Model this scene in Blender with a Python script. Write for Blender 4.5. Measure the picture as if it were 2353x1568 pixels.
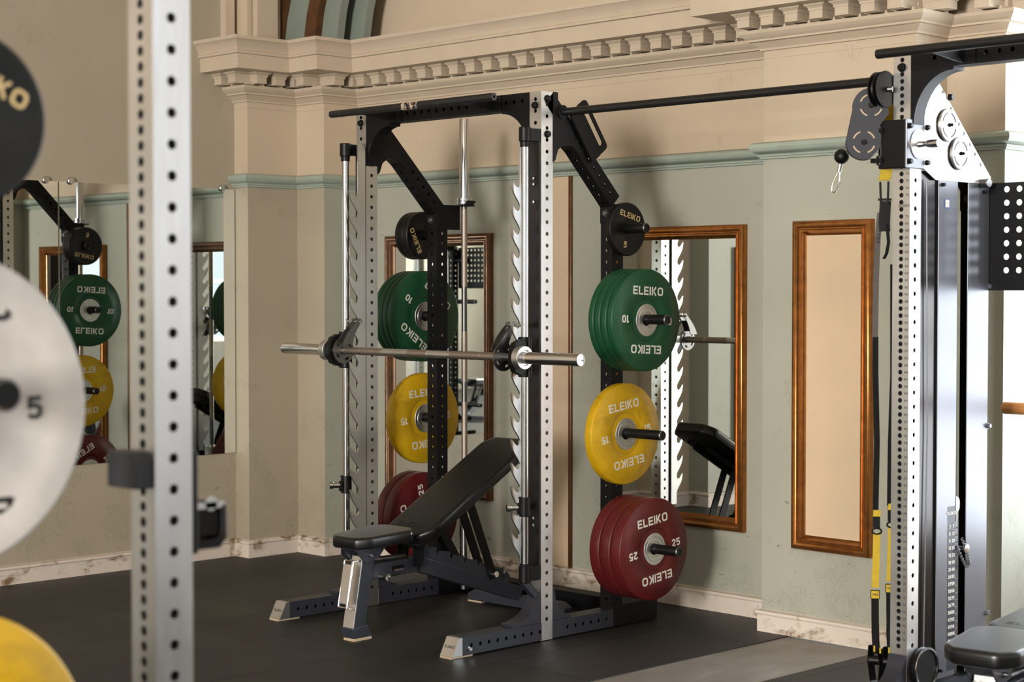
import bpy, bmesh, math, random
from mathutils import Vector, Matrix
random.seed(7)
for o in list(bpy.data.objects): bpy.data.objects.remove(o, do_unlink=True)
C = bpy.context.scene.collection
PI = math.pi
R = math.radians

# ------------------------------------------------------------------ camera
cam_d = bpy.data.cameras.new('camera'); cam = bpy.data.objects.new('camera', cam_d); C.objects.link(cam)
cam_d.sensor_width = 36; cam_d.lens = 36*4083.4/2353
cam.location = (0, 0, 1.517); cam.rotation_euler = (R(90-1.7347), 0, R(45.588))
cam_d.clip_start = .05; cam_d.clip_end = 100
cam_d.dof.use_dof = True; cam_d.dof.focus_distance = 7.75; cam_d.dof.aperture_fstop = 4.6
bpy.context.scene.camera = cam
# ------------------------------------------------------------------ world, view, light
W_ = bpy.data.worlds.new('sky'); bpy.context.scene.world = W_; W_.use_nodes = True
W_.node_tree.nodes['Background'].inputs[0].default_value = (.86, .93, 1, 1)
W_.node_tree.nodes['Background'].inputs[1].default_value = 1.0
vs = bpy.context.scene.view_settings
vs.view_transform = 'Standard'; vs.look = 'None'; vs.gamma = 1; vs.use_curve_mapping = False
vs.exposure = 0.21
def area(name, loc, rot, sx, sy, power, col=(1, 1, 1)):
    d = bpy.data.lights.new(name, 'AREA'); d.shape = 'RECTANGLE'; d.size = sx; d.size_y = sy
    d.energy = power; d.color = col
    o = bpy.data.objects.new(name, d); C.objects.link(o); o.location = loc; o.rotation_euler = rot
    return o
# daylight through the tall windows of the right wall, of the front wall (behind the camera) and of the bay
RX, FY, CZ = 3.0, -6.5, 4.6
RWIN, FWIN = (-1.6, 1.7, 5.0), (-5.8, -3.1, -.3)
for y, p in zip(RWIN, (3, 5, 25)):
    area('window_daylight', (RX+.35, y, 2.4), (0, R(90), 0), 3.2, 2.2, p, (.93, .97, 1))
for x, p in zip(FWIN, (5, 40, 2250)):
    area('window_daylight', (x, FY-.35, 2.4), (R(90), 0, 0), 2.2, 3.2, p, (1, .96, .90))
area('bay_daylight', (-2.15, 7.40, 2.2), (R(-90), 0, 0), 3.1, 3.7, 330, (.88, .94, 1))

# ------------------------------------------------------------------ materials
def new_mat(name):
    m = bpy.data.materials.new(name); m.use_nodes = True
    nt = m.node_tree; b = nt.nodes['Principled BSDF']
    return m, nt, b
def N(nt, t, **k):
    n = nt.nodes.new(t)
    for a, v in k.items():
        if a.startswith('i_'):
            n.inputs[a[2:].replace('_', ' ')].default_value = v
        else: setattr(n, a, v)
    return n
def ramp(nt, src, stops):
    r = nt.nodes.new('ShaderNodeValToRGB'); e = r.color_ramp.elements
    while len(e) < len(stops): e.new(.5)
    for i, (p, c) in enumerate(stops):
        e[i].position = p; e[i].color = (*c, 1) if len(c) == 3 else c
    nt.links.new(src, r.inputs[0]); return r
def mixc(nt, fac, a, b, mode='MIX'):
    m = nt.nodes.new('ShaderNodeMix'); m.data_type = 'RGBA'; m.blend_type = mode
    for s, v in ((0, fac), (6, a), (7, b)):
        if hasattr(v, 'links'): nt.links.new(v, m.inputs[s])
        elif isinstance(v, (int, float)): m.inputs[s].default_value = v
        else: m.inputs[s].default_value = (*v, 1) if len(v) == 3 else v
    return m.outputs[2]
def mth(nt, op, a, b=0.0):
    m = nt.nodes.new('ShaderNodeMath'); m.operation = op
    for s, v in ((0, a), (1, b)):
        if hasattr(v, 'links'): nt.links.new(v, m.inputs[s])
        else: m.inputs[s].default_value = v
    return m.outputs[0]
def bump(nt, b, src, strength=.2, dist=.002):
    n = nt.nodes.new('ShaderNodeBump'); n.inputs['Strength'].default_value = strength; n.inputs['Distance'].default_value = dist
    nt.links.new(src, n.inputs['Height']); nt.links.new(n.outputs[0], b.inputs['Normal'])
def noise(nt, vec, scale, detail=4, rough=.55, dist=0):
    n = nt.nodes.new('ShaderNodeTexNoise')
    n.inputs['Scale'].default_value = scale; n.inputs['Detail'].default_value = detail
    n.inputs['Roughness'].default_value = rough; n.inputs['Distortion'].default_value = dist
    if vec is not None: nt.links.new(vec, n.inputs['Vector'])
    return n.outputs[0]
def mapped(nt, src, scale):
    m = nt.nodes.new('ShaderNodeMapping'); m.inputs['Scale'].default_value = scale
    nt.links.new(src, m.inputs[0]); return m.outputs[0]
def simple(name, col, rough=.5, metal=0, var=.06, nscale=30, bmp=0, spec=None, coat=0, rvar=0):
    m, nt, b = new_mat(name)
    tc = nt.nodes.new('ShaderNodeTexCoord').outputs['Object']
    n = noise(nt, tc, nscale)
    r = ramp(nt, n, [(.25, tuple(c*(1-var) for c in col)), (.75, tuple(min(1, c*(1+var)) for c in col))])
    nt.links.new(r.outputs[0], b.inputs['Base Color'])
    b.inputs['Roughness'].default_value = rough; b.inputs['Metallic'].default_value = metal
    if spec is not None: b.inputs['Specular IOR Level'].default_value = spec
    if coat: b.inputs['Coat Weight'].default_value = coat; b.inputs['Coat Roughness'].default_value = .2
    if rvar:
        rr = ramp(nt, noise(nt, mapped(nt, tc, (4, 4, .6)), 9), [(.3, (rough-rvar,)*3), (.7, (rough+rvar,)*3)])
        nt.links.new(rr.outputs[0], b.inputs['Roughness'])
    if bmp: bump(nt, b, noise(nt, tc, nscale*6), bmp, .001)
    return m
def wall_paint(name, col, scuff=1.0, mark=(.10, .095, .075)):
    m, nt, b = new_mat(name)
    pos = nt.nodes.new('ShaderNodeNewGeometry').outputs['Position']
    big = noise(nt, pos, 1.3, 5)
    base = ramp(nt, big, [(.3, tuple(c*.93 for c in col)), (.7, tuple(min(1, c*1.04) for c in col))]).outputs[0]
    sep = nt.nodes.new('ShaderNodeSeparateXYZ'); nt.links.new(pos, sep.inputs[0])
    low = nt.nodes.new('ShaderNodeMapRange'); nt.links.new(sep.outputs[2], low.inputs[0])
    low.inputs[1].default_value = .05; low.inputs[2].default_value = 1.0; low.inputs[3].default_value = 1.0; low.inputs[4].default_value = 0.0
    # fine scratches: warped thin bands
    s1 = noise(nt, mapped(nt, pos, (14, 14, 5)), 2.2, 6, .7, 2.6)
    d1 = mth(nt, 'ABSOLUTE', mth(nt, 'SUBTRACT', s1, .5))
    line = mth(nt, 'LESS_THAN', d1, .007)
    patch = mth(nt, 'GREATER_THAN', mth(nt, 'ADD', noise(nt, pos, 5.5, 3), mth(nt, 'MULTIPLY', low.outputs[0], .17)), .665)
    f1 = mth(nt, 'MULTIPLY', mth(nt, 'MULTIPLY', line, patch), .75*scuff)
    s2 = noise(nt, mapped(nt, pos, (9, 9, 16)), 2.0, 3, .6, .6)
    spot = mth(nt, 'GREATER_THAN', mth(nt, 'ADD', s2, mth(nt, 'MULTIPLY', low.outputs[0], .065)), .755)
    f2 = mth(nt, 'MULTIPLY', spot, .6*scuff)
    c = mixc(nt, f1, base, mark); c = mixc(nt, f2, c, mark)
    nt.links.new(c, b.inputs['Base Color'])
    b.inputs['Roughness'].default_value = .55
    bump(nt, b, noise(nt, pos, 60, 3), .08, .002)
    return m
def skirting_mat():
    m, nt, b = new_mat('chipped_white_paint')
    pos = nt.nodes.new('ShaderNodeNewGeometry').outputs['Position']
    n = noise(nt, mapped(nt, pos, (1, 1, 1.6)), 7, 7, .68, .4)
    n2 = noise(nt, pos, 2.1, 2)
    r = ramp(nt, mth(nt, 'ADD', n, mth(nt, 'MULTIPLY', n2, .25)), [(.0, (.52, .45, .39)), (.64, (.60, .52, .45)), (.70, (.47, .40, .33)), (.74, (.30, .24, .18)), (.775, (.20, .09, .03)), (.83, (.16, .14, .11))])
    r.color_ramp.interpolation = 'LINEAR'
    nt.links.new(r.outputs[0], b.inputs['Base Color']); b.inputs['Roughness'].default_value = .6
    bump(nt, b, n, .3, .004)
    return m
def rubber_floor():
    m, nt, b = new_mat('rubber_gym_tiles')
    pos = nt.nodes.new('ShaderNodeNewGeometry').outputs['Position']
    sep = nt.nodes.new('ShaderNodeSeparateXYZ'); nt.links.new(pos, sep.inputs[0])
    cb = nt.nodes.new('ShaderNodeCombineXYZ')
    nt.links.new(mth(nt, 'ADD', sep.outputs[1], 14.01-2.0), cb.inputs[0]); nt.links.new(mth(nt, 'ADD', sep.outputs[0], 7.725+.5167*20), cb.inputs[1])
    br = nt.nodes.new('ShaderNodeTexBrick'); br.offset = .5; br.inputs['Scale'].default_value = 1
    br.inputs['Brick Width'].default_value = 1.0; br.inputs['Row Height'].default_value = .5167
    br.inputs['Mortar Size'].default_value = .007; br.inputs['Mortar Smooth'].default_value = .3
    br.inputs['Color1'].default_value = (.008, .0072, .007, 1); br.inputs['Color2'].default_value = (.0135, .0122, .012, 1); br.inputs['Mortar'].default_value = (.0015, .0015, .0015, 1)
    nt.links.new(cb.outputs[0], br.inputs[0])
    fine = noise(nt, pos, 260, 2, .7)
    big = noise(nt, pos, 1.1, 5)
    c = mixc(nt, .8, br.outputs[0], ramp(nt, fine, [(.3, (.55,)*3), (.7, (1.5,)*3)]).outputs[0], 'MULTIPLY')
    c = mixc(nt, .55, c, ramp(nt, big, [(.3, (.8,)*3), (.7, (1.4, 1.35, 1.3))]).outputs[0], 'MULTIPLY')
    crumb = mth(nt, 'GREATER_THAN', noise(nt, pos, 33, 1), .80)
    c = mixc(nt, mth(nt, 'MULTIPLY', crumb, .5), c, (.20, .16, .11))
    nt.links.new(c, b.inputs['Base Color'])
    rr = ramp(nt, big, [(.3, (.45,)*3), (.7, (.6,)*3)]); nt.links.new(rr.outputs[0], b.inputs['Roughness'])
    h = mth(nt, 'SUBTRACT', mth(nt, 'MULTIPLY', fine, .35), br.outputs[1])
    bump(nt, b, h, .5, .0025)
    return m
def lino():
    m, nt, b = new_mat('grey_lino')
    pos = nt.nodes.new('ShaderNodeNewGeometry').outputs['Position']
    n = noise(nt, mapped(nt, pos, (3, 1, 1)), 4, 6, .6, .5)
    c = ramp(nt, n, [(.3, (.15, .137, .12)), (.6, (.20, .185, .165)), (.8, (.27, .255, .235))]).outputs[0]
    nt.links.new(c, b.inputs['Base Color']); b.inputs['Roughness'].default_value = .42
    return m
def steel(name, base=.62, rough=.3, dirt=.12):
    m, nt, b = new_mat(name)
    tc = nt.nodes.new('ShaderNodeTexCoord').outputs['Object']
    n = noise(nt, mapped(nt, tc, (1, 1, .35)), 6, 5, .6)
    nt.links.new(ramp(nt, n, [(.3, (base*.9, base*.885, base*.87)), (.7, (base*1.08,)*3)]).outputs[0], b.inputs['Base Color'])
    b.inputs['Metallic'].default_value = 1
    g = noise(nt, mapped(nt, tc, (60, 60, 1.2)), 8, 2)
    r = ramp(nt, mth(nt, 'ADD', mth(nt, 'MULTIPLY', g, .5), mth(nt, 'MULTIPLY', n, .5)), [(.3, (rough-dirt*.5,)*3), (.7, (rough+dirt,)*3)])
    nt.links.new(r.outputs[0], b.inputs['Roughness'])
    return m
def scuffed_black(name='scuffed_black_tube'):
    m, nt, b = new_mat(name)
    tc = nt.nodes.new('ShaderNodeTexCoord').outputs['Object']
    sep = nt.nodes.new('ShaderNodeSeparateXYZ'); nt.links.new(tc, sep.inputs[0])
    zone = mth(nt, 'LESS_THAN', mth(nt, 'ABSOLUTE', mth(nt, 'ADD', sep.outputs[0], -.012)), .055)
    sc = mth(nt, 'GREATER_THAN', noise(nt, tc, 55, 5, .7), .50)
    sc2 = mth(nt, 'GREATER_THAN', noise(nt, tc, 70, 4, .7), .70)
    f = mth(nt, 'MAXIMUM', mth(nt, 'MULTIPLY', zone, sc), mth(nt, 'MULTIPLY', sc2, .6))
    nt.links.new(mixc(nt, f, (.012, .011, .012), (.45, .36, .26)), b.inputs['Base Color'])
    b.inputs['Roughness'].default_value = .38
    return m
def plate_rubber(name, col, wear=(.1, .08, .03), amt=.5):
    m, nt, b = new_mat(name)
    tc = nt.nodes.new('ShaderNodeTexCoord').outputs['Object']
    n = noise(nt, tc, 9, 6, .65, .8)
    base = ramp(nt, noise(nt, tc, 14, 3), [(.3, tuple(c*.9 for c in col)), (.7, tuple(min(1, c*1.1) for c in col))]).outputs[0]
    f = ramp(nt, n, [(.56, (0,)*3), (.75, (amt,)*3)]).outputs[0]
    nt.links.new(mixc(nt, f, base, wear), b.inputs['Base Color'])
    b.inputs['Roughness'].default_value = .42; b.inputs['Specular IOR Level'].default_value = .35
    bump(nt, b, noise(nt, tc, 120, 2), .05, .001)
    return m

M = {}
M['cream'] = wall_paint('cream_wall_paint', (.50, .405, .295), .8)
M['cream_shaded'] = wall_paint('scuffed_shaded_cream_wall_paint', (.35, .30, .222), 1.0)  # the cream paint with the left end's dimmer light in its colour, plus scuffs
M['green'] = wall_paint('pale_green_wall_paint', (.335, .335, .275), 1.0, (.10, .10, .05))
M['bounce_cut'] = wall_paint('bounce_cutting_dark_paint', (.15, .135, .11), .5)  # unseen right wall, coloured dark to cut the light it bounces
M['dado'] = simple('green_dado_paint', (.30, .345, .29), .45, var=.08, nscale=12)
M['plaster'] = simple('cream_cornice_paint', (.49, .40, .30), .5, var=.05, nscale=8)
M['panel'] = simple('ochre_cream_panel_paint', (.54, .41, .275), .55, var=.05, nscale=4)
M['rib'] = simple('teal_rib_paint', (.19, .22, .185), .5, var=.08, nscale=6)
M['ceiling'] = simple('ceiling_paint', (.6, .5, .38), .7, var=.03, nscale=2)
M['skirt'] = skirting_mat()
M['rubber'] = rubber_floor()
M['lino'] = lino()
M['gilt'] = simple('bronze_gilt_moulding', (.34, .135, .035), .27, .85, var=.3, nscale=25, bmp=.1)
M['brown'] = simple('brown_wood_moulding', (.10, .042, .014), .36, .4, var=.35, nscale=18)
M['wood'] = simple('varnished_wood', (.46, .20, .06), .35, 0, var=.25, nscale=14, coat=.4)
M['steel'] = steel('brushed_stainless', .72, .33)
M['chrome'] = steel('polished_chrome', .62, .12, .06)
M['knurl'] = simple('knurled_steel', (.42, .36, .31), .45, 1, var=.1, nscale=200, bmp=.6)
M['blacksteel'] = steel('dark_bar_steel', .2, .35)
M['black'] = simple('black_powder_coat', (.0035, .0035, .0045), .5, 0, var=.15, nscale=40, bmp=.12, spec=.25)
M['greypc'] = simple('charcoal_powder_coat', (.026, .028, .038), .42, .1, var=.12, nscale=40, bmp=.1)
M['channel'] = simple('dark_bronze_channel', (.022, .018, .0175), .22, .7, var=.1)
M['tube'] = scuffed_black(); M['tube_plain'] = simple('satin_black_tube', (.008, .0075, .008), .36, 0, var=.1)
M['leather'] = simple('black_vinyl', (.004, .004, .0045), .33, 0, var=.1, nscale=60, bmp=.15)
_b = M['leather'].node_tree.nodes['Principled BSDF']; _b.inputs['Sheen Weight'].default_value = .09; _b.inputs['Sheen Roughness'].default_value = .35
M['emboss'] = simple('embossed_vinyl', (.004, .004, .005), .7, 0, var=.05)
M['plastic'] = simple('black_plastic', (.003, .003, .0035), .42, 0, spec=.28, var=.1)
M['mirror'], _nt, _b = new_mat('mirror_silvering'); _b.inputs['Base Color'].default_value = (.84, .88, .86, 1); _b.inputs['Metallic'].default_value = 1; _b.inputs['Roughness'].default_value = .0
M['green_p'] = plate_rubber('green_bumper_rubber', (.007, .066, .026), (.012, .035, .02), .35)
M['yellow_p'] = plate_rubber('yellow_bumper_rubber', (.60, .36, .006), (.16, .10, .01), .55)
M['red_p'] = plate_rubber('oxblood_bumper_rubber', (.095, .008, .009), (.22, .09, .06), .15)
M['white_p'] = plate_rubber('white_plate_plastic', (.44, .42, .40), (.40, .37, .32), .5)
M['black_p'] = plate_rubber('black_change_plate_rubber', (.004, .004, .0045), (.03, .03, .03), .3)
M['ink_white'] = simple('white_print', (.72, .70, .64), .5)
M['ink_gold'] = simple('gold_print', (.50, .37, .18), .45)
M['ink_black'] = simple('black_print', (.015, .013, .013), .5)
M['ink_grey'] = simple('engraved_grey', (.16, .13, .12), .5, .5)
M['yellow'] = simple('yellow_webbing', (.62, .43, .02), .6, 0, var=.12, nscale=40, bmp=.2)
M['web_black'] = simple('black_webbing', (.006, .006, .007), .7, 0, spec=.2, var=.15, nscale=60, bmp=.3)
M['web_grey'] = simple('grey_webbing', (.10, .085, .08), .65, 0, var=.1, nscale=60, bmp=.3)
M['shroud'] = simple('silver_grey_shroud', (.14, .145, .17), .30, .35, var=.05, nscale=6)
M['rubber_pad'] = simple('tan_foot_pad', (.42, .33, .22), .7)
M['blue'] = simple('blue_sticker', (.05, .09, .3), .4)
M['cable'] = simple('cable_jacket', (.12, .12, .13), .3)

# ------------------------------------------------------------------ mesh helpers
class MB:
    def __init__(s): s.bm = bmesh.new()
    def quad(s, pts):
        try: return s.bm.faces.new([s.bm.verts.new(Vector(p)) for p in pts])
        except ValueError: return None
    def box(s, x0, x1, y0, y1, z0, z1):
        v = [s.bm.verts.new((x, y, z)) for x in (x0, x1) for y in (y0, y1) for z in (z0, z1)]
        for f in ((0, 1, 3, 2), (4, 6, 7, 5), (0, 4, 5, 1), (2, 3, 7, 6), (0, 2, 6, 4), (1, 5, 7, 3)):
            s.bm.faces.new([v[i] for i in f])
        return s
    def obox(s, O, U, V, W, a, b, c):
        """box centred on O with half sizes a,b,c along U,V,W"""
        O, U, V, W = Vector(O), Vector(U).normalized(), Vector(V).normalized(), Vector(W).normalized()
        v = [s.bm.verts.new(O+U*(i*a)+V*(j*b)+W*(k*c)) for i in (-1, 1) for j in (-1, 1) for k in (-1, 1)]
        for f in ((0, 1, 3, 2), (4, 6, 7, 5), (0, 4, 5, 1), (2, 3, 7, 6), (0, 2, 6, 4), (1, 5, 7, 3)):
            s.bm.faces.new([v[i] for i in f])
        return s
    def frame_of(s, d):
        d = Vector(d).normalized(); a = Vector((0, 0, 1)) if abs(d.z) < .9 else Vector((1, 0, 0))
        u = d.cross(a).normalized(); return u, d.cross(u).normalized(), d
    def lathe(s, O, axis, prof, n=40, a0=0, a1=2*PI):
        """prof: list of (r, t) along the axis"""
        u, v, d = s.frame_of(axis); O = Vector(O); full = abs(a1-a0-2*PI) < 1e-6
        rings = []
        for r, t in prof:
            if r < 1e-6: rings.append([s.bm.verts.new(O+d*t)])
            else:
                m = n if full else n+1
                rings.append([s.bm.verts.new(O+d*t+(u*math.cos(a0+(a1-a0)*i/n)+v*math.sin(a0+(a1-a0)*i/n))*r) for i in range(m)])
        for A, B in zip(rings, rings[1:]):
            m = max(len(A), len(B)); rng = m if full else m-1
            for i in range(rng):
                j = (i+1) % m
                if len(A) == 1 and len(B) == 1: continue
                if len(A) == 1: s.bm.faces.new((A[0], B[j], B[i]))
                elif len(B) == 1: s.bm.faces.new((A[i], A[j], B[0]))
                else: s.bm.faces.new((A[i], A[j], B[j], B[i]))
        return s
    def cyl(s, p0, p1, r, n=24, r2=None, ch=0):
        p0, p1 = Vector(p0), Vector(p1); L = (p1-p0).length; r2 = r if r2 is None else r2
        pr = [(0, 0), (r-ch, 0)] + ([(r, ch)] if ch else []) + ([(r2, L-ch)] if ch else []) + [(r2-ch, L), (0, L)]
        return s.lathe(p0, p1-p0, pr, n)
    def ball(s, O, r, n=20, sc=1):
        return s.lathe(O, (0, 0, 1), [(r*math.sin(PI*i/12), -r*sc*math.cos(PI*i/12)) for i in range(13)], n)
    def tube(s, pts, r, n=10, closed=False):
        pts = [Vector(p) for p in pts]; rings = []; m = len(pts); prev = None
        for i, p in enumerate(pts):
            if closed: d = pts[(i+1) % m]-pts[i-1]
            else: d = pts[min(i+1, m-1)]-pts[max(i-1, 0)]
            d.normalize()
            if prev is None: u, v, _ = s.frame_of(d)
            else:
                u = (prev-d*prev.dot(d)).normalized(); v = d.cross(u)
            prev = u
            rings.append([s.bm.verts.new(p+(u*math.cos(2*PI*k/n)+v*math.sin(2*PI*k/n))*r) for k in range(n)])
        for i in range(m if closed else m-1):
            A, B = rings[i], rings[(i+1) % m]
            for k in range(n): s.bm.faces.new((A[k], A[(k+1) % n], B[(k+1) % n], B[k]))
        if not closed:
            s.bm.faces.new(rings[0]); s.bm.faces.new(rings[-1])
        return s
    def prism(s, pts, O, U, V, w, both=True):
        """polygon pts (u,v) in plane O,U,V extruded by +-w/2 along UxV"""
        O, U, V = Vector(O), Vector(U), Vector(V); Nn = U.cross(V).normalized()
        A = [s.bm.verts.new(O+U*a+V*b+Nn*w/2) for a, b in pts]; B = [s.bm.verts.new(O+U*a+V*b-Nn*w/2) for a, b in pts]
        s.bm.faces.new(A); s.bm.faces.new(B[::-1]); k = len(pts)
        for i in range(k): s.bm.faces.new((A[i], B[i], B[(i+1) % k], A[(i+1) % k]))
        return s
    def sweep(s, prof, path, z0=0, closed_prof=True, out=None):
        """moulding: prof [(e,z)] with e = distance out of the wall; path = plan points with outward side on the right hand of travel (-normal)"""
        P = [Vector((a, b)) for a, b in path]; k = len(P); offs = []
        for i in range(k):
            ns = []
            if i > 0: d = (P[i]-P[i-1]).normalized(); ns.append(Vector((d.y, -d.x)))
            if i < k-1: d = (P[i+1]-P[i]).normalized(); ns.append(Vector((d.y, -d.x)))
            if len(ns) == 1: offs.append(ns[0])
            else:
                mm = ns[0]+ns[1]; mm = mm/ (mm.length_squared/2) if mm.length_squared > 1e-6 else ns[0]
                offs.append(mm)
        rings = [[s.bm.verts.new((P[i].x+offs[i].x*e, P[i].y+offs[i].y*e, z0+z)) for e, z in prof] for i in range(k)]
        n = len(prof)
        for A, B in zip(rings, rings[1:]):
            for j in range(n if closed_prof else n-1):
                jj = (j+1) % n; s.bm.faces.new((A[j], B[j], B[jj], A[jj]))
        if closed_prof:
            s.bm.faces.new(rings[0]); s.bm.faces.new(rings[-1][::-1])
        return s
    def cell(s, O, U, V, Nn, u0, u1, v0, v1, hu, hv, r, t, n=14):
        if r <= 0:
            s.quad([O+U*u0+V*v0, O+U*u1+V*v0, O+U*u1+V*v1, O+U*u0+V*v1]); return
        angs = sorted(set([round(2*PI*i/n, 4) for i in range(n)] + [round(math.atan2(b-hv, a-hu) % (2*PI), 4) for a in (u0, u1) for b in (v0, v1)]))
        ci, co, cb = [], [], []
        for a in angs:
            c, sn = math.cos(a), math.sin(a); tt = 1e9
            if c > 1e-6: tt = min(tt, (u1-hu)/c)
            if c < -1e-6: tt = min(tt, (u0-hu)/c)
            if sn > 1e-6: tt = min(tt, (v1-hv)/sn)
            if sn < -1e-6: tt = min(tt, (v0-hv)/sn)
            co.append(s.bm.verts.new(O+U*(hu+c*tt)+V*(hv+sn*tt))); ci.append(s.bm.verts.new(O+U*(hu+c*r)+V*(hv+sn*r)))
            cb.append(s.bm.verts.new(O+U*(hu+c*r)+V*(hv+sn*r)-Nn*t))
        k = len(angs)
        for i in range(k):
            j = (i+1) % k
            s.bm.faces.new((co[i], co[j], ci[j], ci[i])); s.bm.faces.new((ci[i], ci[j], cb[j], cb[i]))
    def strip(s, O, U, V, Nn, w, L, sp, off, r, t=.004, skip=()):
        """perforated rectangle w (U) x L (V), holes on the centre line every sp from off"""
        v = 0.0; i = 0
        cs = []
        while off+i*sp < L-r: cs.append(off+i*sp); i += 1
        if not cs: s.cell(O, U, V, Nn, 0, w, 0, L, 0, 0, 0, t); return s
        if off-sp/2 > 0: s.cell(O, U, V, Nn, 0, w, 0, off-sp/2, 0, 0, 0, t)
        for i, c in enumerate(cs):
            a = max(0, c-sp/2); b = min(L, c+sp/2)
            if i == len(cs)-1: b = L if L-c < sp*1.2 else b
            s.cell(O, U, V, Nn, 0, w, a, b, w/2, c, 0 if i in skip else r, t)
            last = b
        if cs and last < L-1e-6: s.cell(O, U, V, Nn, 0, w, last, L, 0, 0, 0, t)
        return s
    def post(s, O, U, V, Wd, a, b, L, spV=.05, offV=.04, spU=.05, offU=.065, r=.0085):
        """hollow perforated box section; O corner, a along U, b along V, length L along Wd; spU = holes in faces whose normal is +-U"""
        O, U, V, Wd = Vector(O), Vector(U), Vector(V), Vector(Wd)
        s.strip(O+U*a, V, Wd, U, b, L, spU, offU, r); s.strip(O, V, Wd, -U, b, L, spU, offU, r)
        s.strip(O, U, Wd, -V, a, L, spV, offV, r); s.strip(O+V*b, U, Wd, V, a, L, spV, offV, r)
        for e in (0, L): s.quad([O+Wd*e, O+U*a+Wd*e, O+U*a+V*b+Wd*e, O+V*b+Wd*e])
        return s
    def text(s, txt, O, U, V, h, st=.19, depth=.0008, centre=True, gap=.2):
        """block lettering; O = centre (or start) point, U reading direction, V up, h cap height"""
        O, U, V = Vector(O), Vector(U).normalized(), Vector(V).normalized(); Nn = U.cross(V).normalized()
        tot = sum(GW.get(c, .8)+gap for c in txt)-gap
        x = -tot/2 if centre else 0
        for c in txt:
            for ln in GL.get(c, []):
                s.stroke([(O+U*(x+a)*h+V*(b-.5)*h) for a, b in ln], U, V, Nn, st*h, depth)
            x += GW.get(c, .8)+gap
        return s
    def stroke(s, P, U, V, Nn, w, dep):
        p2 = [Vector(((p).dot(U), (p).dot(V))) for p in P]; base = P[0]-U*p2[0].x-V*p2[0].y
        closed = (p2[0]-p2[-1]).length < 1e-7 and len(p2) > 3
        if closed: p2 = p2[:-1]
        k = len(p2); L, Rr = [], []
        for i in range(k):
            ds = []
            if i > 0 or closed: ds.append((p2[i]-p2[i-1]).normalized())
            if i < k-1 or closed: ds.append((p2[(i+1) % k]-p2[i]).normalized())
            ns = [Vector((-d.y, d.x)) for d in ds]
            if len(ns) == 2:
                m = ns[0]+ns[1]; m = m*(2/max(m.length_squared, .9))
                m = m*1.0
            else: m = ns[0]
            L.append(p2[i]+m*w/2); Rr.append(p2[i]-m*w/2)
        top = lambda q: s.bm.verts.new(base+U*q.x+V*q.y+Nn*dep)
        bot = lambda q: s.bm.verts.new(base+U*q.x+V*q.y-Nn*dep*.2)
        LT, RT, LB, RB = [top(q) for q in L], [top(q) for q in Rr], [bot(q) for q in L], [bot(q) for q in Rr]
        for i in range(k if closed else k-1):
            j = (i+1) % k
            s.bm.faces.new((LT[i], RT[i], RT[j], LT[j])); s.bm.faces.new((LT[i], LT[j], LB[j], LB[i])); s.bm.faces.new((RT[i], RB[i], RB[j], RT[j]))
        if not closed:
            for i in (0, k-1): s.bm.faces.new((LT[i], LB[i], RB[i], RT[i]))
    def build(s, name, m, parent=None, smooth=35, bev=0):
        bmesh.ops.recalc_face_normals(s.bm, faces=s.bm.faces[:])
        me = bpy.data.meshes.new(name); s.bm.to_mesh(me); s.bm.free()
        me.materials.append(M[m] if isinstance(m, str) else m)
        if smooth:
            me.polygons.foreach_set('use_smooth', [True]*len(me.polygons)); me.set_sharp_from_angle(angle=R(smooth))
        o = bpy.data.objects.new(name, me); C.objects.link(o)
        if parent is not None: o.parent = parent
        if bev:
            b = o.modifiers.new('edge', 'BEVEL'); b.width = bev; b.segments = 2; b.limit_method = 'ANGLE'; b.angle_limit = R(40); b.use_clamp_overlap = True
        return o
def rr(cx, cy, w, h, r, n=5, closed=True):
    out = []
    for (sx, sy, a) in ((1, 1, 0), (-1, 1, 90), (-1, -1, 180), (1, -1, 270)):
        for i in range(n+1):
            t = R(a+90*i/n); out.append((cx+sx*(w/2-r)+r*math.cos(t), cy+sy*(h/2-r)+r*math.sin(t)))
    if closed: out.append(out[0])
    return out
q = .095
GW = {'E': .78, 'L': .74, 'I': .19, 'K': .86, 'O': .95, 'T': .8, 'R': .78, 'X': .85, '0': .72, '1': .36, ' ': .4, '.': .2}
for d in '23456789': GW[d] = .70
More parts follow.
